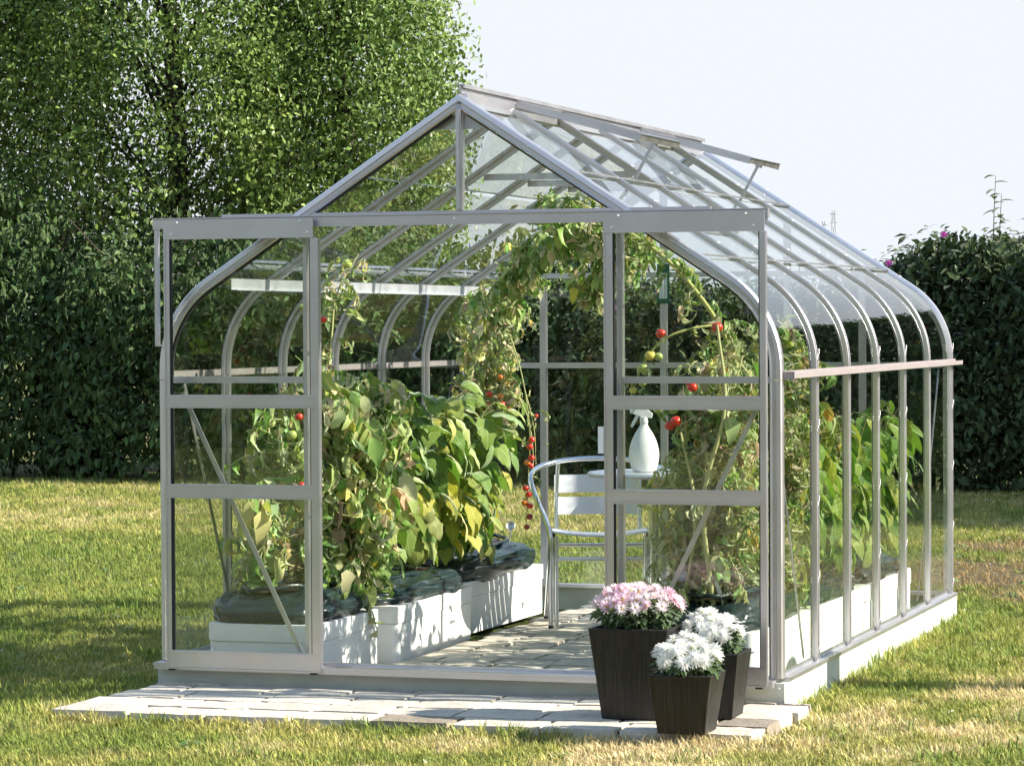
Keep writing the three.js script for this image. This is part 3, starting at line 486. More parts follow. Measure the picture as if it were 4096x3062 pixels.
// left, behind the door
tomatoPlant('withered tomato plant with hanging curled leaves behind the left door', [-0.97, 0.33, -0.36], [{ p: [[-0.97, 0.33, -0.36], [-0.95, 0.7, -0.38], [-0.9, 1.1, -0.42], [-0.86, 1.25, -0.45]], n: 46, L: 0.21, from: 0.1 }], { dry: 0.85, col: drier, fruit: [[-0.79, 1.056, -0.3, 0.022, 'red'], [-0.78, 0.78, -0.3, 0.02, 'red'], [-0.84, 0.98, -0.34, 0.03, 'green']] });
tomatoPlant('tall tomato plant reaching the roof beside the left door jamb', [-0.86, 0.33, -0.62], [{ p: [[-0.86, 0.33, -0.62], [-0.83, 0.7, -0.62], [-0.80, 1.0, -0.6], [-0.78, 1.22, -0.6]], n: 105, L: 0.19, spread: 0.09 }, { p: [[-0.78, 1.2, -0.6], [-0.76, 1.4, -0.6], [-0.74, 1.55, -0.6], [-0.66, 1.72, -0.65]], n: 13, L: 0.11, spread: 0.04, r: 0.005, dry: 0.95, c: [0.36, 0.36, 0.15] }], { dry: 0.6, col: drier, fruit: [[-0.70, 1.68, -0.62, 0.026, 'green'], [-0.78, 1.6, -0.6, 0.02, 'green'], [-0.76, 1.45, -0.5, 0.02, 'red'], [-0.83, 1.5, -0.45, 0.016, 'green']] });
tomatoPlant('leafy tomato plant just inside the open doorway on the left', [-0.78, 0.31, -0.80], [{ p: [[-0.78, 0.31, -0.80], [-0.72, 0.6, -0.78], [-0.68, 0.95, -0.8], [-0.70, 1.22, -0.82]], n: 100, L: 0.19, spread: 0.09 }], { dry: 0.55, col: palette([[MIDG, 4], [PALE, 4], [FRESH, 4], [DRY, 1.5], [YEL, 0.6]]), fruit: [] });
// broad leaved aubergines, leaf by leaf
const bigMats = [leafOf([0.15, 0.32, 0.035]), leafOf([0.20, 0.38, 0.05]), leafOf([0.28, 0.44, 0.07]), leafOf([0.40, 0.50, 0.09]), leafOf([0.62, 0.60, 0.08]), leafOf([0.46, 0.52, 0.20])];
function leafy(name, label, cat, group, root, geos, mats, n, L, shape, stemR) {
  const t = thing(name, label, cat, root, 0, group), sg = [], br = []; const H = shape.h;
  for (let k = 0; k < 5; k++) { const a = (k / 5) * 6.283 + U(-0.4, 0.4), e = V(Math.cos(a) * shape.rx * 0.75, H * U(0.75, 1), Math.sin(a) * shape.rz * 0.75); const pts = [V(0, 0, 0), V(e.x * 0.25, H * 0.35, e.z * 0.25), V(e.x * 0.7, H * 0.72, e.z * 0.7), e]; br.push(new THREE.CatmullRomCurve3(pts)); sg.push(colored(taperTube(pts, stemR, stemR * 0.5, 6, 14), [0.16, 0.17, 0.06])); }
  for (let i = 0; i < n; i++) {
    const b = pick(br), u = U(0.18, 1), q = b.getPointAt(u), out = U(0.02, 0.12); let az = Math.atan2(q.x, q.z) + U(-1.3, 1.3); for (let k = 0; k < 8 && Math.abs(root[0] + q.x + Math.sin(az) * (out + L * 0.62)) > 1.22; k++) az = U(0, 6.283);
    const s = L * U(0.6, 1.15), y = clamp(q.y + U(-0.06, 0.08), 0.1, H), low = 1 - y / H; let x = q.x + Math.sin(az) * out, z = q.z + Math.cos(az) * out;
    const mi = low > 0.55 && R() < 0.5 ? 3 + Math.floor(R() * 3) : Math.floor(Math.pow(R(), 1.1) * 4.2);
    
    const m = part('leaf', pick(geos), mats[Math.min(mi, mats.length - 1)], t); m.position.set(x, y, z); m.rotation.set(U(-0.35, 0.75) + low * 0.7, az, U(-0.5, 0.5), 'YXZ'); m.scale.setScalar(s);
    if (i % 2 === 0) sg.push(colored(tube([q, V((q.x + x) / 2, (q.y + y) / 2 + 0.015, (q.z + z) / 2), V(x, y, z)], 0.003, 4, 4), [0.2, 0.22, 0.08]));
  }
  part('stem', M3(sg), stemMat, t); return t;
}
setSeed(140);
const AG = 'broad leaved plants in the left row';
leafy('aubergine_plant', 'broad leaved green plant nearest the open doorway', 'vegetable plant', AG, [-0.84, 0.31, -1.18], broadLeaf, bigMats, 150, 0.16, { h: 0.86, rx: 0.30, rz: 0.30 }, 0.008);
leafy('aubergine_plant', 'tall broad leaved green plant in the middle of the left row', 'vegetable plant', AG, [-0.84, 0.31, -1.66], broadLeaf, bigMats, 165, 0.165, { h: 0.88, rx: 0.32, rz: 0.34 }, 0.008);
leafy('aubergine_plant', 'broad leaved plant with yellowing leaves towards the far left box', 'vegetable plant', AG, [-0.82, 0.31, -2.06], broadLeaf, [bigMats[1], bigMats[2], bigMats[3], bigMats[3], bigMats[4], bigMats[0]], 150, 0.165, { h: 0.78, rx: 0.30, rz: 0.30 }, 0.008);
leafy('pepper_plant', 'drooping pepper plant at the end of the leafy left row', 'vegetable plant', AG, [-0.80, 0.31, -2.36], pepperLeaf, bigMats, 140, 0.15, { h: 0.7, rx: 0.22, rz: 0.22 }, 0.006);
// cherry tomato at the far left, arching over with hanging trusses
setSeed(220);
tomatoPlant('cherry tomato vine arching over with long hanging fruit strands', [-0.92, 0.34, -2.85], [
  { p: [[-0.92, 0.34, -2.85], [-0.95, 0.9, -2.9], [-0.9, 1.35, -2.8], [-0.78, 1.58, -2.6], [-0.64, 1.6, -2.45], [-0.58, 1.4, -2.4]], n: 42, L: 0.15, from: 0.45, spread: 0.05, c: [0.3, 0.33, 0.1] },
  { p: [[-0.66, 1.6, -2.46], [-0.60, 1.45, -2.42], [-0.62, 1.2, -2.42], [-0.58, 1.02, -2.4]], n: 44, L: 0.13, r: 0.004, spread: 0.055 },
  { p: [[-0.74, 1.55, -2.5], [-0.70, 1.3, -2.46], [-0.72, 1.1, -2.44], [-0.70, 0.95, -2.4]], n: 40, L: 0.13, r: 0.004, spread: 0.055 },
  { p: [[-0.60, 1.42, -2.42], [-0.52, 1.33, -2.3], [-0.445, 1.15, -2.22], [-0.41, 0.92, -2.2], [-0.42, 0.7, -2.2], [-0.43, 0.5, -2.2], [-0.436, 0.425, -2.2]], n: 0, r: 0.0032, c: [0.34, 0.36, 0.14] },
  { p: [[-0.5, 1.1, -2.3], [-0.43, 0.98, -2.25], [-0.40, 0.8, -2.22], [-0.41, 0.62, -2.21]], n: 5, L: 0.05, r: 0.0026, c: [0.34, 0.36, 0.14], dry: 1 },
  { p: [[-0.45, 1.15, -2.23], [-0.39, 0.95, -2.2], [-0.378, 0.78, -2.19]], n: 5, L: 0.045, r: 0.0024, c: [0.34, 0.36, 0.14], dry: 1 },
], { dry: 0.75, col: driest, fruit: [[-0.398, 0.895, -2.19, 0.0165, 'red'], [-0.407, 0.862, -2.19, 0.0165, 'red'], [-0.40, 0.812, -2.19, 0.0165, 'red'], [-0.42, 0.79, -2.19, 0.0155, 'orange'], [-0.403, 0.775, -2.19, 0.0145, 'red'], [-0.428, 0.672, -2.19, 0.0165, 'red'], [-0.412, 0.643, -2.19, 0.0165, 'red'], [-0.432, 0.603, -2.19, 0.0165, 'orange'], [-0.408, 0.59, -2.19, 0.0155, 'red'], [-0.41, 0.54, -2.19, 0.016, 'dark'], [-0.424, 0.492, -2.19, 0.014, 'dark'], [-0.375, 1.005, -2.19, 0.0095, 'red'], [-0.655, 1.1, -2.35, 0.016, 'red'], [-0.60, 1.09, -2.35, 0.016, 'orange'], [-0.565, 1.03, -2.35, 0.015, 'orange'], [-0.585, 1.055, -2.33, 0.015, 'red'], [-0.66, 1.05, -2.35, 0.013, 'red'], [-0.60, 1.18, -2.35, 0.015, 'orange'], [-0.54, 1.00, -2.36, 0.012, 'green'], [-0.545, 0.9, -2.36, 0.012, 'green'], [-0.55, 0.84, -2.36, 0.013, 'green']] });
// right side tomatoes
setSeed(301);
tomatoPlant('old tomato plant whose thick pale stem climbs under the roof to the middle', [0.93, 0.33, -0.72], [
  { p: [[0.93, 0.33, -0.72], [0.97, 0.8, -0.78], [0.92, 1.2, -0.85], [0.81, 1.422, -0.9], [0.71, 1.564, -0.9], [0.593, 1.688, -0.9], [0.377, 1.833, -0.92], [0.198, 1.93, -0.95], [0.02, 1.97, -1.1]], n: 70, L: 0.15, r: 0.013, c: [0.46, 0.46, 0.16], spread: 0.07, dry: 0.95 },
  { p: [[0.30, 1.86, -0.94], [0.2, 1.86, -1.2], [0.02, 1.84, -1.45], [-0.2, 1.76, -1.6], [-0.34, 1.62, -1.7], [-0.36, 1.5, -1.7]], n: 150, L: 0.11, r: 0.006, spread: 0.085, dry: 0.35 },
  { p: [[0.40, 1.8, -0.93], [0.34, 1.74, -1.25], [0.2, 1.68, -1.4], [0.1, 1.58, -1.5]], n: 110, L: 0.10, r: 0.005, spread: 0.08, dry: 0.35 },
  { p: [[0.81, 1.42, -0.9], [0.70, 1.40, -0.82], [0.61, 1.36, -0.78], [0.54, 1.28, -0.76], [0.50, 1.18, -0.75], [0.47, 1.1, -0.75]], n: 3, L: 0.06, r: 0.006, c: [0.40, 0.42, 0.14], dry: 0.9 },
], { dry: 0.8, col: palette([[MIDG, 4], [PALE, 5], [FRESH, 4], [DRY, 0.5], [YEL, 0.5]]), fruit: [[0.60, 1.385, -0.78, 0.027, 'red'], [0.835, 1.41, -0.78, 0.03, 'red'], [0.56, 1.296, -0.76, 0.028, 'yellow'], [0.592, 1.292, -0.77, 0.024, 'green'], [0.532, 1.246, -0.75, 0.027, 'green'], [0.54, 1.232, -0.75, 0.02, 'green'], [0.13, 1.7, -1.3, 0.026, 'green'], [0.02, 1.66, -1.4, 0.022, 'green'], [0.49, 1.155, -0.75, 0.02, 'yellow'], [0.53, 1.185, -0.75, 0.018, 'green']] });
tomatoPlant('dense withered tomato plant filling the right door glass', [0.86, 0.33, -0.45], [{ p: [[0.86, 0.33, -0.45], [0.9, 0.7, -0.5], [0.88, 1.05, -0.55], [0.92, 1.3, -0.6]], n: 120, L: 0.17, spread: 0.12, r: 0.009, c: [0.42, 0.42, 0.18] }, { p: [[0.95, 0.33, -0.4], [1.0, 0.7, -0.42], [0.97, 1.05, -0.42], [1.02, 1.3, -0.45]], n: 55, L: 0.16, spread: 0.09, r: 0.008, c: [0.45, 0.44, 0.2] }, { p: [[0.92, 0.33, -0.35], [0.9, 0.75, -0.3], [0.98, 1.1, -0.32], [0.93, 1.42, -0.4]], n: 0, r: 0.011, c: [0.46, 0.46, 0.2] }, { p: [[0.8, 0.33, -0.38], [0.86, 0.7, -0.32], [0.8, 1.0, -0.33]], n: 0, r: 0.009, c: [0.40, 0.38, 0.17] }, { p: [[0.86, 0.33, -0.45], [0.78, 0.6, -0.48], [0.74, 0.9, -0.5]], n: 40, L: 0.17, spread: 0.07 }], { dry: 0.92, col: driest, fruit: [[0.848, 1.197, -0.3, 0.028, 'red'], [0.858, 1.178, -0.29, 0.025, 'red'], [0.788, 1.046, -0.3, 0.028, 'red'], [0.764, 1.028, -0.3, 0.026, 'red'], [0.716, 1.095, -0.3, 0.026, 'green'], [0.64, 1.075, -0.82, 0.026, 'green'], [0.80, 1.075, -0.78, 0.022, 'orange']] });
tomatoPlant('brown withered tomato plant against the curved right eave', [1.02, 0.33, -0.92], [{ p: [[1.02, 0.33, -0.92], [1.05, 0.8, -0.95], [1.03, 1.2, -0.98], [0.94, 1.45, -1.0]], n: 105, L: 0.17, spread: 0.1, r: 0.009 }], { dry: 0.95, col: driest, fruit: [[1.0, 1.0, -0.85, 0.025, 'green'], [0.95, 1.12, -0.86, 0.022, 'yellow']] });
tomatoPlant('yellowing tomato plant behind the second right hand pane', [1.0, 0.31, -1.30], [{ p: [[1.0, 0.31, -1.3], [1.03, 0.8, -1.35], [1.02, 1.25, -1.4], [0.98, 1.42, -1.45]], n: 60, L: 0.16, spread: 0.085 }], { dry: 0.6, col: palette([[MIDG, 4], [PALE, 3], [YEL, 1.5], [FRESH, 3]]), fruit: [] });
// peppers down the right side
setSeed(377);
const lime = [leafOf([0.21, 0.44, 0.045]), leafOf([0.29, 0.53, 0.055]), leafOf([0.40, 0.60, 0.075]), leafOf([0.55, 0.64, 0.10]), leafOf([0.46, 0.60, 0.13]), leafOf([0.17, 0.37, 0.045])];
[['bright green pepper plant just behind the withered tomatoes on the right', -1.30, 0.68], ['bright green pepper plant behind the second right side pane', -1.74, 0.75], ['bright green pepper plant behind the third right side pane', -2.2, 0.72], ['bright green pepper plant behind the fourth right side pane', -2.66, 0.76], ['bright green pepper plant at the far end of the right row', -3.14, 0.74]].forEach(([label, z, h]) => leafy('pepper_plant', label, 'vegetable plant', 'pepper plants along the right wall', [0.98, 0.31, z], pepperLeaf, lime, 190, 0.155, { h, rx: 0.24, rz: 0.28 }, 0.006));
console.log('plants');

// ---------------------------------------------------------------- chair, table, spray bottle, thermometer, markers
{
  const o = thing('chair', 'aluminium tube armchair with slatted back inside the greenhouse', 'chair', [-0.39, 0, -2.45], 0.3124);
  // local: x to the right of the photograph, -z away from the camera
  const P = (a, b, y) => V(a, y, -b), W = 0.47;
  const half = [P(0, 0, 0.012), P(0, 0, 0.25), P(0, 0.005, 0.43), P(-0.02, 0.03, 0.50), P(-0.055, 0.07, 0.58), P(-0.085, 0.13, 0.66), P(-0.09, 0.20, 0.705), P(-0.07, 0.29, 0.73), P(-0.02, 0.38, 0.75), P(0.08, 0.445, 0.768), P(W / 2, 0.465, 0.776)];
  const full = [...half, ...half.slice(0, -1).reverse().map((v) => V(W - v.x, v.y, v.z))];
  part('arm_frame', tube(full, 0.0125, 10, 110), chrome, o);
  for (const [a, s] of [[0, -1], [W, 1]]) {
    part('leg', tube([P(a - s * 0.026, 0.0, 0.012), P(a - s * 0.026, 0.0, 0.43)], 0.0115, 10, 4), chrome, o);
    part('leg', tube([P(a + s * 0.015, 0.50, 0.012), P(a, 0.43, 0.25), P(a - s * 0.01, 0.36, 0.44)], 0.0125, 10, 14), chrome, o);
    part('back_post', tube([P(a - s * 0.035, 0.40, 0.44), P(a - s * 0.035, 0.43, 0.6), P(a - s * 0.045, 0.447, 0.758)], 0.011, 8, 10), chrome, o);
    part('seat_rail', tube([P(a - s * 0.012, 0.01, 0.435), P(a - s * 0.012, 0.40, 0.435)], 0.011, 8, 4), chrome, o);
    part('foot_cap', M3([new THREE.CylinderGeometry(0.0135, 0.0135, 0.014, 10).translate(a, 0.007, 0), new THREE.CylinderGeometry(0.0135, 0.0135, 0.014, 10).translate(a + s * 0.016, 0.007, -0.503)]), rubber, o);
  }
  const slat = (y0, y1, b0, b1) => { const g = new THREE.BoxGeometry(W - 0.05, y1 - y0, 0.008, 10, 2, 1), p = g.attributes.position; for (let i = 0; i < p.count; i++) { const x = p.getX(i), t = p.getY(i) / (y1 - y0) + 0.5; p.setZ(i, p.getZ(i) - 0.05 * (1 - Math.pow(x / (W / 2), 2)) - lerp(b0, b1, t)); } g.translate(W / 2, (y0 + y1) / 2, 0); g.computeVertexNormals(); return g; };
  part('back_slat', slat(0.612, 0.698, 0.415, 0.425), satin, o); part('back_slat', slat(0.508, 0.592, 0.400, 0.412), satin, o);
  for (let k = 0; k < 6; k++) { const b0 = 0.006 + k * 0.066, g = new THREE.BoxGeometry(W - 0.02, 0.006, 0.06, 12, 1, 1), p = g.attributes.position; for (let i = 0; i < p.count; i++) { const x = p.getX(i) / (W / 2); p.setY(i, p.getY(i) - 0.024 * (1 - x * x) + 0.004); } g.translate(W / 2, 0.45 - 0.01 * (k / 5), -b0 - 0.03); g.computeVertexNormals(); part('seat_slat', g, satin, o); }
  for (const [b, y] of [[0.004, 0.325], [0.385, 0.362]]) part('stretcher', tube([P(0.01, b, y), P(W - 0.01, b, y)], 0.0095, 8, 4), chrome, o);
}
{
  const o = thing('bistro_table', 'small round metal pedestal table behind the right door glass', 'table', [0.157, 0, -2.35]);
  const top = new THREE.LatheGeometry([[0, 0], [0.27, 0], [0.318, 0.004], [0.325, 0.014], [0.318, 0.023], [0.305, 0.024], [0, 0.024]].map(([a, b]) => new THREE.Vector2(a, b)), 48); top.translate(0, 0.722, 0);
  part('table_top', toCreasedNormals(top, 0.4), satin, o);
  for (let k = 0; k < 3; k++) { const a = k * 2.094 + 0.4; part('column_tube', tube([V(Math.cos(a) * 0.026, 0.05, Math.sin(a) * 0.026), V(Math.cos(a) * 0.026, 0.721, Math.sin(a) * 0.026)], 0.02, 12, 4), chrome, o); }
  for (let k = 0; k < 4; k++) { const a = k * 1.571 + 0.5; part('foot', tube([V(0, 0.055, 0), V(Math.cos(a) * 0.12, 0.045, Math.sin(a) * 0.12), V(Math.cos(a) * 0.21, 0.014, Math.sin(a) * 0.21)], 0.014, 8, 10), chrome, o); }
}
{
  const o = thing('spray_bottle', 'white plastic spray bottle standing on the round table', 'spray bottle', [0.113, 0.747, -2.28], 0.3);
  const prof = [[0, 0], [0.04, 0], [0.052, 0.006], [0.062, 0.03], [0.069, 0.065], [0.068, 0.1], [0.058, 0.14], [0.042, 0.175], [0.026, 0.2], [0.0185, 0.215], [0.0165, 0.232], [0, 0.232]];
  const b = new THREE.LatheGeometry(new THREE.SplineCurve(prof.slice(1, -1).map(([x, y]) => new THREE.Vector2(x, y))).getPoints(40), 36); b.scale(1, 1, 0.68); part('body', b, whitePlastic, o);
  const col = new THREE.CylinderGeometry(0.0185, 0.0195, 0.024, 24); col.translate(0, 0.238, 0); part('collar', col, whitePlastic, o);
  const s = new THREE.Shape(); [[0.034, 0.25], [0.016, 0.251], [-0.012, 0.251], [-0.02, 0.258], [-0.046, 0.268], [-0.048, 0.286], [-0.02, 0.290], [0.012, 0.286], [0.038, 0.266]].forEach(([x, y], i) => (i ? s.lineTo(x, y) : s.moveTo(x, y)));
  const h = new THREE.ExtrudeGeometry(s, { depth: 0.018, bevelEnabled: true, bevelSize: 0.003, bevelThickness: 0.003, bevelSegments: 3 }); h.translate(0, 0, -0.009); part('spray_head', h, whitePlastic, o);
  const t = new THREE.Shape(); [[-0.03, 0.27], [-0.02, 0.262], [-0.034, 0.235], [-0.052, 0.206], [-0.06, 0.21], [-0.046, 0.24]].forEach(([x, y], i) => (i ? t.lineTo(x, y) : t.moveTo(x, y)));
  const tg = new THREE.ExtrudeGeometry(t, { depth: 0.01, bevelEnabled: true, bevelSize: 0.0015, bevelThickness: 0.0015, bevelSegments: 2 }); tg.translate(0, 0, -0.005); part('trigger', tg, whitePlastic, o);
  const nz = new THREE.CylinderGeometry(0.008, 0.0095, 0.014, 12); nz.rotateZ(Math.PI / 2); nz.translate(-0.056, 0.277, 0); part('nozzle', nz, whitePlastic, o);
}
{
  const o = thing('thermometer', 'green wall thermometer with white scale on the rear post', 'thermometer', [-0.185, 1.527, -3.748]);
  part('backing', bx(-0.032, 0.032, 0, 0.2, 0, 0.008), std([0.03, 0.12, 0.06], { roughness: 0.5 }), o);
  const c = document.createElement('canvas'); c.width = 128; c.height = 384; const x = c.getContext('2d'); x.fillStyle = '#d5dcd6'; x.fillRect(0, 0, 128, 384); x.fillStyle = '#444'; for (let i = 0; i < 32; i++) { const L = i % 5 ? 14 : 26; x.fillRect(58 - 12 - L, 20 + i * 11, L, 2); x.fillRect(70 + 12, 20 + i * 11, L, 2); }
  const t = new THREE.CanvasTexture(c); t.colorSpace = THREE.SRGBColorSpace; const g = new THREE.PlaneGeometry(0.042, 0.13); g.translate(0, 0.09, 0.0095); part('scale', g, new THREE.MeshStandardMaterial({ map: t, roughness: 0.5 }), o);
  part('tube', tube([V(0, 0.03, 0.012), V(0, 0.15, 0.012)], 0.003, 8, 4), phy([0.8, 0.85, 0.85], { roughness: 0.1 }), o);
}
{
  const mk = (label, x, y, z, rz) => { const o = thing('plant_label', label, 'plant label', [x, y, z]); const s = new THREE.Shape(); [[-0.008, 0.10], [-0.004, 0.108], [0.004, 0.108], [0.008, 0.10], [0.007, 0.02], [0, -0.02], [-0.007, 0.02]].forEach(([a, b], i) => (i ? s.lineTo(a, b) : s.moveTo(a, b))); const g = new THREE.ExtrudeGeometry(s, { depth: 0.0015, bevelEnabled: false }); g.rotateZ(rz); part('tag', metreUV(g), whitePlastic, o); };
  mk('white plant label stuck in the soil of the front right grow bag', 0.955, 0.345, -0.36, 0.3);
  mk('white plant label stuck in the soil by the doorway on the left', -0.70, 0.335, -0.92, 0.55);
  for (const [label, x, y, z, r] of [['grey round drip cup on a stalk at the far left grow bag', -0.80, 0.345, -3.05, -0.35], ['grey round drip cup on a stalk in the front right grow bag', 0.835, 0.34, -0.42, 0.5]]) {
    const o = thing('drip_cup', label, 'drip cup', [x, y, z]); const tip = V(Math.sin(r) * -0.09, 0.085, 0.02); part('stalk', tube([V(0, -0.03, 0), tip], 0.004, 6, 4), satin, o);
    const g = new THREE.LatheGeometry([[0.0, 0], [0.012, 0.001], [0.022, 0.012], [0.024, 0.02], [0.022, 0.02], [0.011, 0.006], [0, 0.005]].map(([a, b]) => new THREE.Vector2(a, b)), 20); g.rotateX(1.0); g.translate(tip.x, tip.y, tip.z); part('cup', g, satin, o);
  }
}

// ---------------------------------------------------------------- flower pots
function petalHead(n, layers, L, w, droop) { const b = new Bag(), s = blade(3, (t) => w * Math.pow(Math.sin(Math.PI * (0.12 + 0.8 * t)), 0.7), L, { droop, fold: 0.25, start: 0.1 }); for (let k = 0; k < layers; k++) for (let i = 0; i < n; i++) b.add(s, mat4(0, k * L * 0.12, 0, -0.25 - k * (1.0 / layers) + U(-0.12, 0.12), ((i + k * 0.5) / n) * 6.283 + U(-0.12, 0.12), U(-0.2, 0.2), U(0.85, 1.08) * (1 - k * 0.16)), [1, 1, 1]); const g = b.geo(); g.deleteAttribute('color'); return g; }
setSeed(500);
const pinkHeads = [0, 1, 2].map(() => petalHead(13, 3, 0.031, 0.30, 0.35)), whiteHeads = [0, 1, 2].map(() => petalHead(15, 4, 0.036, 0.28, 0.6));
const discGeo = new THREE.SphereGeometry(0.0085, 10, 6).scale(1, 0.55, 1);
const petalMat = (c) => phy(c, { roughness: 1, transmission: 0.58, thickness: 0, side: THREE.DoubleSide });
const pinks = [petalMat([0.93, 0.77, 0.84]), petalMat([0.91, 0.68, 0.79]), petalMat([0.94, 0.86, 0.89])], whites = [petalMat([0.93, 0.93, 0.91]), petalMat([0.92, 0.92, 0.89])];
const disc = std([0.5, 0.36, 0.05], { roughness: 0.9 }), discGreen = std([0.42, 0.42, 0.12], { roughness: 0.9 });
function pot(label, x, y, z, ry, topW, botW, h, mats, heads, nHeads, headR, crown, dc, bright) {
  const o = thing('flower_pot', label, 'flower pot', [x, y, z], ry, 'flower pots by the doorway'), t = 0.012, a = topW / 2, b = botW / 2, sl = (a - b) / h;
  const board = (k) => { // one tapered board, butt jointed
    const s = new THREE.Shape(), e = k % 2 ? t : 0; s.moveTo(-b + e, 0); s.lineTo(b - e, 0); s.lineTo(a - e, h); s.lineTo(-a + e, h); s.closePath();
    const g = new THREE.ExtrudeGeometry(s, { depth: t, bevelEnabled: true, bevelSize: 0.0015, bevelThickness: 0.0015, bevelSegments: 1 }); g.translate(0, 0, -t);
    g.applyMatrix4(new THREE.Matrix4().makeRotationX(Math.atan(sl))); g.translate(0, 0, b); g.rotateY((k * Math.PI) / 2); const uvg = g.toNonIndexed ? metreUV(g) : g; return uvg; };
  for (let k = 0; k < 4; k++) { part('board', board(k), potDark, o); }
  part('base', bx(-b + 0.012, b - 0.012, 0.002, 0.012, -b + 0.012, b - 0.012), potDark, o);
  const sy = h - 0.03, sw = a - 0.018; part('soil', bx(-sw, sw, sy - 0.03, sy, -sw, sw), soil, o);
  const bag = new Bag(), sg = [], pos = [];
  let tries = 0; while (pos.length < nHeads && tries++ < 4000) { const r = Math.sqrt(R()), an = U(0, 6.283), px = r * Math.cos(an) * crown.rx, pz = r * Math.sin(an) * crown.rz, py = crown.y + crown.dome * (1 - r * r) + U(-0.012, 0.014); if (pos.every((q) => Math.hypot(q[0] - px, q[1] - py, q[2] - pz) > headR * 1.12)) pos.push([px, py, pz, r, an]); }
  for (const [px, py, pz, r, an] of pos) {
    const f = part('flower', pick(heads), pick(mats), o); f.position.set(px, py, pz); const tilt = 0.25 + 0.75 * r; f.rotation.set(Math.sin(an) * tilt + U(-0.2, 0.2), U(0, 6), -Math.cos(an) * tilt + U(-0.2, 0.2)); f.scale.setScalar(U(0.82, 1.12));
    const cc = part('flower_centre', discGeo, dc, f); cc.position.y = 0.009;
    sg.push(colored(tube([V(px * 0.35, sy - 0.005, pz * 0.35), V(px * 0.75, lerp(sy, py, 0.55), pz * 0.75), V(px, py - 0.004, pz)], 0.0022, 4, 6), [0.14, 0.2, 0.05]));
  }
  const lf = blade(4, (t) => 0.5 * Math.sin(Math.PI * (0.08 + 0.84 * t)), 1, { fold: 0.3, droop: 0.7, wave: 0.05, edge: (i) => (i % 2 ? 0.65 : 1.15) });
  for (let i = 0; i < crown.leaves; i++) { const r = Math.sqrt(R()) * 1.02, an = U(0, 6.283), u = R(), k = lerp(0.62, 1, u), py = lerp(sy + 0.005, crown.y + crown.dome * (1 - r * r) - 0.018, Math.pow(u, 0.8)); bag.add(lf, mat4(Math.cos(an) * r * crown.rx * k, py, Math.sin(an) * r * crown.rz * k, U(-0.7, 0.5), Math.PI / 2 - an + U(-1, 1), U(-0.6, 0.6), U(0.025, 0.05)), mix3([0.04, 0.105, 0.018], [0.12, 0.19, 0.035], R() * R())); }
  const fo = part('foliage', bag.geo(), leafMat, o); fo.userData.kind = 'stuff'; part('stems', M3(sg), stemMat, o).userData.kind = 'stuff'; return o;
}
pot('tall black wooden pot of pink daisy like chrysanthemums', 0.862, 0.002, 0.52, 0, 0.292, 0.215, 0.328, pinks, pinkHeads, 62, 0.03, { rx: 0.155, rz: 0.145, y: 0.405, dome: 0.055, leaves: 950 }, disc);
pot('black wooden pot of white chrysanthemums against the greenhouse plinth', 1.118, 0.002, 0.44, 0.02, 0.235, 0.18, 0.235, whites, whiteHeads, 30, 0.036, { rx: 0.115, rz: 0.11, y: 0.295, dome: 0.07, leaves: 420 }, discGreen);
pot('small black wooden pot of white chrysanthemums standing nearest the lawn', 1.135, 0.002, 0.875, 0.0, 0.222, 0.165, 0.205, whites, whiteHeads, 34, 0.036, { rx: 0.11, rz: 0.10, y: 0.255, dome: 0.06, leaves: 420 }, discGreen);

// the post outside the picture whose shadow crosses the lawn on the right
{ const o = thing('timber_post', 'short round timber post standing on the lawn to the right', 'post', [3.05, LY, -1.16]); const g = new THREE.CylinderGeometry(0.125, 0.13, 1.28, 24, 4); g.translate(0, 0.64, 0); part('trunk', g, woodMat, o); const c = new THREE.ConeGeometry(0.125, 0.05, 24); c.translate(0, 1.305, 0); part('weathered_top', c, woodMat, o); }
console.log('pots');

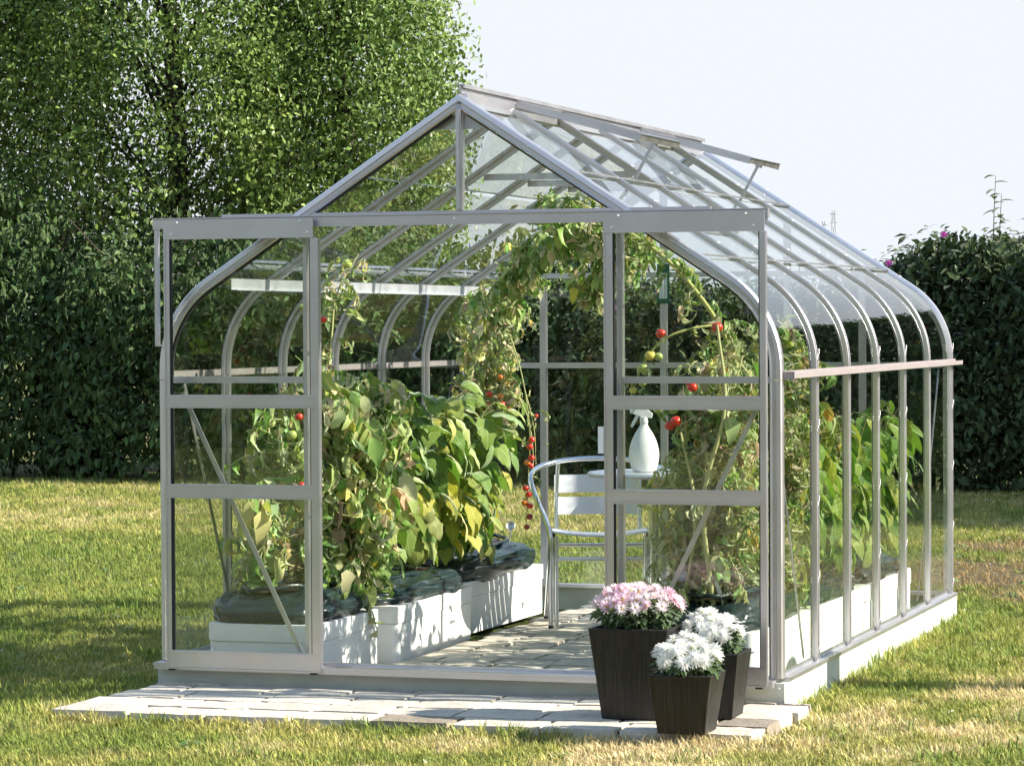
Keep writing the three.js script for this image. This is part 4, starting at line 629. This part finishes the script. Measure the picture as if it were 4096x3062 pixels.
// ---------------------------------------------------------------- grass
{
  setSeed(900);
  const tuft = (n, hgt, wide, spread) => { const b = new Bag(); for (let i = 0; i < n; i++) { const a = U(0, 6.283), r = Math.sqrt(R()) * spread, h = hgt * U(0.5, 1.2), w = wide * U(0.7, 1.2), lean = U(0.15, 1.1), la = U(0, 6.283); const P = [], ix = [0, 2, 1, 1, 2, 3, 2, 4, 3]; const bx_ = Math.cos(a) * r, bz = Math.sin(a) * r, wx = Math.cos(la + 1.57) * w / 2, wz = Math.sin(la + 1.57) * w / 2, dx = Math.cos(la), dz = Math.sin(la); for (const [t, k] of [[0, 1], [0.55, 0.8]]) { const o = lean * h * t * t; P.push(bx_ + dx * o - wx * k, h * t * (1 - 0.15 * lean * t), bz + dz * o - wz * k, bx_ + dx * o + wx * k, h * t * (1 - 0.15 * lean * t), bz + dz * o + wz * k); } P.push(bx_ + dx * lean * h, h * (1 - 0.25 * lean), bz + dz * lean * h); const g = new THREE.BufferGeometry(); g.setAttribute('position', new THREE.Float32BufferAttribute(P, 3)); g.setIndex(ix); g.computeVertexNormals(); const t2 = U(0.72, 1.3), yel = R(); b.add(g, new THREE.Matrix4(), [t2 * lerp(0.95, 1.35, yel), t2 * lerp(0.98, 1.15, yel), t2 * lerp(0.9, 1.1, yel)]); } return b.geo(); };
  const gm = phy([1, 1, 1], { vertexColors: true, roughness: 1, transmission: 0.25, thickness: 0, clearcoat: 0.12, clearcoatRoughness: 0.5, side: THREE.DoubleSide });
  const fw = V(-Math.sin(0.3124), 0, -Math.cos(0.3124)), rt = V(Math.cos(0.3124), 0, -Math.sin(0.3124));
  const lists = [[], [], []];
  const bands = [[9.0, 12, 1250], [12, 15, 850], [15, 19, 520], [19, 24, 330], [24, 29.5, 210]];
  for (const [d0, d1, dens] of bands) {
    const half = 0.19 * d1 + 0.5, n = Math.floor(dens * (d1 - d0) * 2 * half);
    for (let i = 0; i < n; i++) {
      const d = U(d0, d1), s = U(-half, half), x = 3.8208 + fw.x * d + rt.x * s, z = 11.162 + fw.z * d + rt.z * s;
      if (x > -1.31 && x < 1.31 && z < 0.02 && z > -3.87) continue;
      if (x > -1.3 + 0.02 * Math.sin(z * 20) && x < 1.385 && z < 0.892 + 0.012 * Math.sin(x * 23) && z > -0.1) continue;
      if (z < -15.6) continue;
      const [dry, bare] = turf(x, z); if (R() < bare * 0.8) continue;
      const edge = (x > -1.5 && x < 1.6 && z > 0.8 && z < 1.0) || (Math.abs(Math.abs(x) - 1.34) < 0.06 && z < 0.9 && z > -4) ? 1.35 : 1;
      const k = U(0.78, 1.25), c = turfColor(clamp(dry + 0.30 * N(), 0, 1), bare, k);
      const lush = fbm(x * 2.3 + 60, z * 2.3, 3) > 0.62 && R() < 0.25; lists[i % 3].push([x, z, U(0.7, 1.25) * edge * (d > 19 ? 1.25 : 1) * (lush ? 1.45 : 1), lush ? mix3(c, [0.13, 0.23, 0.025], 0.7) : c]);
    }
  }
  // a little grass creeps in beside the boxes on the left
  for (let i = 0; i < 260; i++) { const z = U(-3.6, -0.8), x = -0.64 + N() * 0.035; lists[i % 3].push([x, z, U(0.6, 1), turfColor(U(0.1, 0.5), 0, 1)]); }
  const geos = [tuft(13, 0.034, 0.0042, 0.035), tuft(12, 0.042, 0.004, 0.032), tuft(14, 0.028, 0.0046, 0.038)];
  lists.forEach((l, k) => { const im = new THREE.InstancedMesh(geos[k], gm, l.length), q = new THREE.Matrix4(); l.forEach(([x, z, s, c], i) => { q.copy(mat4(x, LY - 0.002, z, 0, h2(i, k) * 6.283, 0, s)); im.setMatrixAt(i, q); im.setColorAt(i, lin(...c)); }); im.name = numbered('grass'); shade(im); tag(im, 'short dry grass blades of the mown lawn', 'grass', 'lawn grass', 'stuff'); scene.add(im); });
  // rosettes of broad leaved weeds in the turf
  { const b = new Bag(), w = [0, 1].map(() => blade(3, ovate(0.5), 1, { start: 0.5, fold: 0.3, droop: 1.1 })); for (let k = 0; k < 9; k++) b.add(pick(w), mat4(0, 0, 0, U(-0.2, 0.2), k * 0.7 + U(-0.2, 0.2), U(-0.3, 0.3), U(0.6, 1.1)), [U(0.8, 1.2), U(0.9, 1.1), 1]);
    const wd = new THREE.InstancedMesh(b.geo(), gm, 330); for (let i = 0; i < 330; i++) { let x, z; do { const d = U(9.6, 26), q = U(-0.18, 0.18) * d; x = 3.8208 + fw.x * d + rt.x * q; z = 11.162 + fw.z * d + rt.z * q; } while (x > -1.36 && x < 1.45 && z < 0.96 && z > -3.92); wd.setMatrixAt(i, mat4(x, LY + 0.008, z, 0, U(0, 6.283), 0, U(0.03, 0.07))); wd.setColorAt(i, lin(...mix3([0.09, 0.20, 0.03], [0.22, 0.30, 0.07], R()))); } wd.name = 'lawn_weeds'; shade(wd); tag(wd, 'small broad leaved weeds growing in the lawn', 'weeds', null, 'stuff'); scene.add(wd); }
  // dry bits lying in the turf
  const lit = new THREE.InstancedMesh(blade(2, (t) => 0.4 * Math.sin(Math.PI * (0.1 + 0.8 * t)), 1, { fold: 0.4, droop: 0.6 }), leafMat2(), 700); for (let i = 0; i < 700; i++) { const d = U(9.5, 24), s = U(-0.18, 0.18) * d, x = 3.8208 + fw.x * d + rt.x * s, z = 11.162 + fw.z * d + rt.z * s, inn = x > -1.35 && x < 1.42 && z < 0.92 && z > -3.9; lit.setMatrixAt(i, mat4(x, inn ? -0.2 : LY + 0.02, z, U(-0.4, 0.4), U(0, 6), U(-0.4, 0.4), U(0.012, 0.03))); lit.setColorAt(i, lin(...pick([[0.7, 0.68, 0.6], [0.6, 0.5, 0.28], [0.4, 0.25, 0.1], [0.75, 0.72, 0.66]]))); } lit.name = 'lawn_litter'; shade(lit); tag(lit, 'pale fallen petals and dry leaf bits scattered on the lawn', 'litter', null, 'stuff'); scene.add(lit);
  console.log('grass', lists.map((l) => l.length).join(' '));
}
function leafMat2() { return phy([1, 1, 1], { roughness: 1, transmission: 0.25, thickness: 0, side: THREE.DoubleSide }); }

// ---------------------------------------------------------------- trees, shrubs, hedge
function sprig(n, L, wid, spread, droop) { const b = new Bag(), s = [0, 1, 2].map(() => blade(2, (t) => wid * Math.sin(Math.PI * (0.1 + 0.85 * Math.pow(t, 0.8))), 1, { fold: U(0.1, 0.4), droop })); for (let i = 0; i < n; i++) { const k = U(0.72, 1.25); b.add(pick(s), mat4(N() * spread, N() * spread, N() * spread, U(-0.3, 1.3), U(0, 6.283), U(-0.8, 0.8), L * U(0.7, 1.25)), [k * U(0.92, 1.1), k, k * U(0.85, 1.05)]); } return b.geo(); }
setSeed(1200);
const birchSprig = sprig(12, 0.052, 0.74, 0.20, 0.3), bushSprig = sprig(9, 0.075, 0.6, 0.15, 0.5), hedgeSprig = sprig(10, 0.085, 0.52, 0.15, 0.6);
const foliageMat = phy([1, 1, 1], { vertexColors: true, roughness: 1, transmission: 0.26, thickness: 0, clearcoat: 0.45, clearcoatRoughness: 0.28, side: THREE.DoubleSide });
const hedgeMat = phy([1, 1, 1], { vertexColors: true, roughness: 1, transmission: 0.22, thickness: 0, clearcoat: 0.22, clearcoatRoughness: 0.4, side: THREE.DoubleSide });
function crownOf(parent, name, geo, spots, colors) { const im = new THREE.InstancedMesh(geo, geo === birchSprig ? foliageMat : hedgeMat, spots.length); spots.forEach(([x, y, z, s], i) => { im.setMatrixAt(i, mat4(x, y, z, U(-0.5, 0.5), U(0, 6.283), U(-0.5, 0.5), s * U(0.8, 1.2))); const c = mix3(colors[0], colors[1], clamp(0.6 * R() + 0.8 * (vn3(x * 1.3 + 9, y * 1.3, z * 1.3) - 0.25), 0, 1)); im.setColorAt(i, lin(...c)); }); im.name = name; shade(im); im.userData.kind = 'stuff'; parent.add(im); return im; }
function birch(label, x, z, H, rx, rz, cy, ry, n, lowest) {
  const t = thing('birch_tree', label, 'tree', [x, LY, z], 0, 'birch trees at the lawn edge'), spots = [], lg = [];
  const tr = part('trunk', taperTube([V(0, -0.1, 0), V(0.1, H * 0.35, 0.05), V(-0.05, H * 0.7, 0), V(0.05, H, 0)], 0.14, 0.03, 9, 24), bark, t);
  for (let k = 0; k < 46; k++) { const a = k * 2.4, f = U(0.25, 0.92), p = V(Math.cos(a) * rx * U(0.4, 0.9), 0, Math.sin(a) * rz * U(0.4, 0.9)), y = H * f; lg.push(taperTube([V(0, y * 0.85, 0), V(p.x * 0.5, y + 0.3, p.z * 0.5), V(p.x, y + U(-0.1, 0.5), p.z)], 0.026, 0.005, 4, 8)); }
  let tries = 0;
  while (spots.length < n && tries++ < n * 14) {
    const a = V(U(-1, 1), U(-1, 1), U(-1, 1)), l = a.length(), lump = 0.78 + 0.45 * vn3(a.x * 2.6 + x, a.y * 2.6, a.z * 2.6 + z); if (l > lump) continue;
    if (l < 0.5 && R() < 0.55) continue;
    const q = V(a.x * rx, cy + a.y * ry, a.z * rz); if (q.y < lowest) continue;
    // twigs hang in loose tresses with gaps between them
    const g = vn3(q.x * 2.1 + 40, q.y * 1.0, q.z * 2.1) * 0.65 + vn3(q.x * 5.5, q.y * 2.4 + 7, q.z * 5.5) * 0.35; if (g < 0.47 && R() < 0.93) continue;
    spots.push([q.x, q.y, q.z, U(0.75, 1.2)]);
  }
  part('limbs', M3(lg), bark, t); crownOf(t, 'crown', birchSprig, spots, [[0.08, 0.165, 0.02], [0.21, 0.305, 0.055]]); return t;
}
setSeed(1300);
birch('tall birch tree rising in the middle of the left background', -9.15, -17.6, 8.6, 2.6, 2.1, 4.6, 4.0, 11200, 0.9);
birch('birch tree on the far left edge of the picture', -12.1, -17.4, 8.2, 2.6, 2.1, 4.5, 4.0, 10300, 0.9);
birch('birch tree whose crown ends beside the greenhouse ridge', -7.45, -18.2, 6.6, 1.35, 1.5, 3.2, 2.6, 4600, 1.0);
function shrub(name, label, cat, group, x, z, w, h, d, n, geo, cols, bareLow = 0.1) {
  const t = thing(name, label, cat, [x, LY, z], 0, group), spots = [], sg = [];
  for (let k = 0; k < 14; k++) { const a = V(U(-0.4, 0.4) * w, 0, U(-0.3, 0.3) * d), b = V(U(-0.5, 0.5) * w, h * U(0.6, 0.95), U(-0.4, 0.4) * d); sg.push(taperTube([a, a.clone().lerp(b, 0.5).add(V(U(-0.1, 0.1), 0.1, U(-0.1, 0.1))), b], 0.02, 0.005, 4, 6)); }
  part('stems', M3(sg), bark, t).userData.kind = 'stuff';
  for (let i = 0; i < n; i++) { const X = U(-1, 1), Y = R(), Z = U(-1, 1), lump = 0.8 + 0.4 * fbm(X * w * 0.9 + x * 3, Y * h * 0.9 + Z, 3); const k = Math.hypot(X, Z * 0.9); if (k > 1 || Y > 0.98 || (k < 0.45 && R() < 0.6)) continue; const top = h * lump * (1 - 0.32 * k * k); spots.push([X * w / 2 * (0.82 + 0.3 * lump * 0.6), bareLow + Y * (top - bareLow), Z * d / 2, U(0.75, 1.2)]); }
  crownOf(t, 'foliage', geo, spots, cols); return t;
}
const dark = [[0.03, 0.078, 0.015], [0.075, 0.14, 0.027]];
setSeed(1400);
[[-12.6, -16.0, 3.0, 3.2], [-10.4, -15.9, 3.0, 3.0], [-8.4, -15.9, 2.8, 2.7], [-6.6, -15.9, 2.6, 2.55], [-4.9, -16.0, 2.6, 2.45]].forEach(([x, z, w, h], i) => shrub('shrub', ['dense dark shrub at the far left edge under the birches', 'dense dark shrub under the left birch tree', 'dense shrub with lit leaves left of the greenhouse frame', 'dark shrub seen through the left door glass', 'dark shrub seen through the open doorway'][i], 'shrub', 'shrubs along the lawn edge', x, z, w, h, 1.9, 3200, i < 3 ? bushSprig : hedgeSprig, dark));
// rose hedge on the right, running on and bending forward outside the picture
{
  const t = thing('rose_hedge', 'dark clipped rose hedge with a few magenta blooms on the right', 'hedge', [0, LY, -15.8]), spots = [], sg = [];
  const path = new THREE.CatmullRomCurve3([V(-4.2, 0, 0), V(-2, 0, 0.1), V(0, 0, 0.2), V(1.8, 0, 0.9), V(3.6, 0, 2.4), V(6, 0, 4.4)]);
  const hAt = (u) => { const x = path.getPointAt(u).x; return 1.82 + 0.40 * sm(x, -1.9, -0.6) + 1.2 * sm(x, 0.3, 2.6); };
  for (let i = 0; i < 19000; i++) { const u = R(), q = path.getPointAt(u), s = U(-1, 1), h = hAt(u) + 0.35 * (fbm(q.x * 1.6 + 5, s * 2, 3) - 0.5), y = Math.pow(R(), 0.8) * h, k = 0.85 * (1 - 0.25 * Math.pow(y / h, 4)); if (Math.abs(s) < 0.35 && y < h - 0.35 && R() < 0.75) continue; const lump = 0.8 + 0.4 * fbm(q.x * 1.5, y * 1.5, 3); const tg = path.getTangentAt(u); spots.push([q.x - tg.z * s * k * lump, Math.max(0.06, y), q.z + tg.x * s * k * lump, U(0.75, 1.2)]); }
  for (let i = 0; i < 60; i++) { const q = path.getPointAt(R()); const h = hAt(0.3); sg.push(taperTube([V(q.x, 0, q.z), V(q.x + U(-0.2, 0.2), h * 0.5, q.z + U(-0.2, 0.2)), V(q.x + U(-0.3, 0.3), h * 0.9, q.z + U(-0.3, 0.3))], 0.02, 0.006, 4, 6)); }
  // shoots standing above the clipped top
  for (const [x, h] of [[-0.33, 2.66], [-0.28, 2.5]]) { sg.push(taperTube([V(x, 2.0, 0.5), V(x + 0.02, h - 0.1, 0.5), V(x + 0.03, h + 0.08, 0.5)], 0.006, 0.002, 4, 6)); }
  part('stems', M3(sg), bark, t).userData.kind = 'stuff';
  crownOf(t, 'foliage', hedgeSprig, spots, [[0.022, 0.052, 0.013], [0.06, 0.10, 0.024]]);
  const lf = hedgeSprigLeaf(), mt = leafOf([0.10, 0.17, 0.04]);
  for (const [x, h] of [[-0.33, 2.66], [-0.28, 2.5]]) for (let k = 0; k < 8; k++) { const m = part('leaf', lf, mt, t); m.position.set(x + 0.02, h - 0.34 + k * 0.06, 0.5); m.rotation.set(-0.3 + 0.2 * (k % 3), k * 2.4, 0, 'YXZ'); m.scale.setScalar(0.12); }
  const bloom = [0, 1].map(() => petalHead(6, 2, 0.033, 0.8, 0.5)), mg = petalMat([0.62, 0.10, 0.48]);
  for (const [x, y, z] of [[-0.66, 2.22, 1.03], [-1.42, 1.93, 0.98], [-1.15, 1.98, 0.98], [-3.6, 1.62, 0.98], [-3.2, 1.75, 0.98]]) { const b = part('rose_bloom', pick(bloom), mg, t); b.position.set(x, y, z); b.rotation.set(1.2, U(0, 6), 0); }
  const hip = phy([0.5, 0.05, 0.02], { roughness: 0.35 }), hg = new THREE.SphereGeometry(0.022, 10, 8); for (const [x, y, z] of [[-1.2, 1.83, 0.98], [-1.18, 1.77, 0.98], [-2.6, 1.1, 0.95], [-2.3, 1.0, 0.95], [-2.45, 0.8, 0.95]]) { const b = part('rose_hip', hg, hip, t); b.position.set(x, y, z); }
}
function hedgeSprigLeaf() { return wideLeaf(5, ovate(0.5), 1, { fold: 0.3, droop: 0.5 }); }
console.log('trees');

// ---------------------------------------------------------------- the garden's other end, mirrored in the front glass
{
  const t = thing('conifer_hedge', 'tall dark conifer hedge behind the viewpoint, mirrored in the front glass', 'hedge', [0, LY, 24]), spots = []; setSeed(1700);
  for (let i = 0; i < 5200; i++) { const x = U(-17, 21), h = 5.6 + 1.2 * fbm(x * 0.8, 3, 3), y = R() * h; spots.push([x, y, N() * 0.7 - 0.5 * Math.sin(x * 2.2), U(2.6, 4)]); }
  crownOf(t, 'foliage', bushSprig, spots, [[0.05, 0.07, 0.02], [0.14, 0.12, 0.05]]);
  const sg = []; for (let k = 0; k < 24; k++) { const x = -16.5 + k * 1.6; sg.push(taperTube([V(x, 0, 0), V(x + 0.1, 3, 0), V(x, 6, 0)], 0.12, 0.03, 6, 8)); } part('trunks', M3(sg), bark, t).userData.kind = 'stuff';
}
// ---------------------------------------------------------------- far pylons
{
  const steel = std([0.62, 0.64, 0.66], { roughness: 0.6 });
  const mk = (label, x, z, H) => { const o = thing('power_pylon', label, 'pylon', [x, LY, z], 0.2, 'far power pylons'), gs = [], w = (y) => lerp(H * 0.055, H * 0.01, Math.pow(y / H, 0.7)); const c = [[-1, -1], [1, -1], [1, 1], [-1, 1]]; const n = 9; for (const [a, b] of c) for (let k = 0; k < n; k++) { const y0 = (H * k) / n, y1 = (H * (k + 1)) / n; gs.push(beam(V(a * w(y0), y0, b * w(y0)), V(a * w(y1), y1, b * w(y1)), 0.1, 0.1)); } for (let k = 0; k < n; k++) for (let q = 0; q < 4; q++) { const [a, b] = c[q], [d, e] = c[(q + 1) % 4], y0 = (H * k) / n, y1 = (H * (k + 1)) / n; gs.push(beam(V(a * w(y0), y0, b * w(y0)), V(d * w(y1), y1, e * w(y1)), 0.06, 0.06)); } part('tower', M3(gs), steel, o); for (const f of [0.9, 0.97]) part('cross_arm', beam(V(-H * 0.03, H * f, 0), V(H * 0.03, H * f, 0), 0.1, 0.1), steel, o); };
  mk('faint power pylon far off beyond the roof edge', -83.9, -400, 15.4); mk('taller faint power pylon beside the first one', -82.5, -400, 16.9);
}
renderer.render(scene, camera);
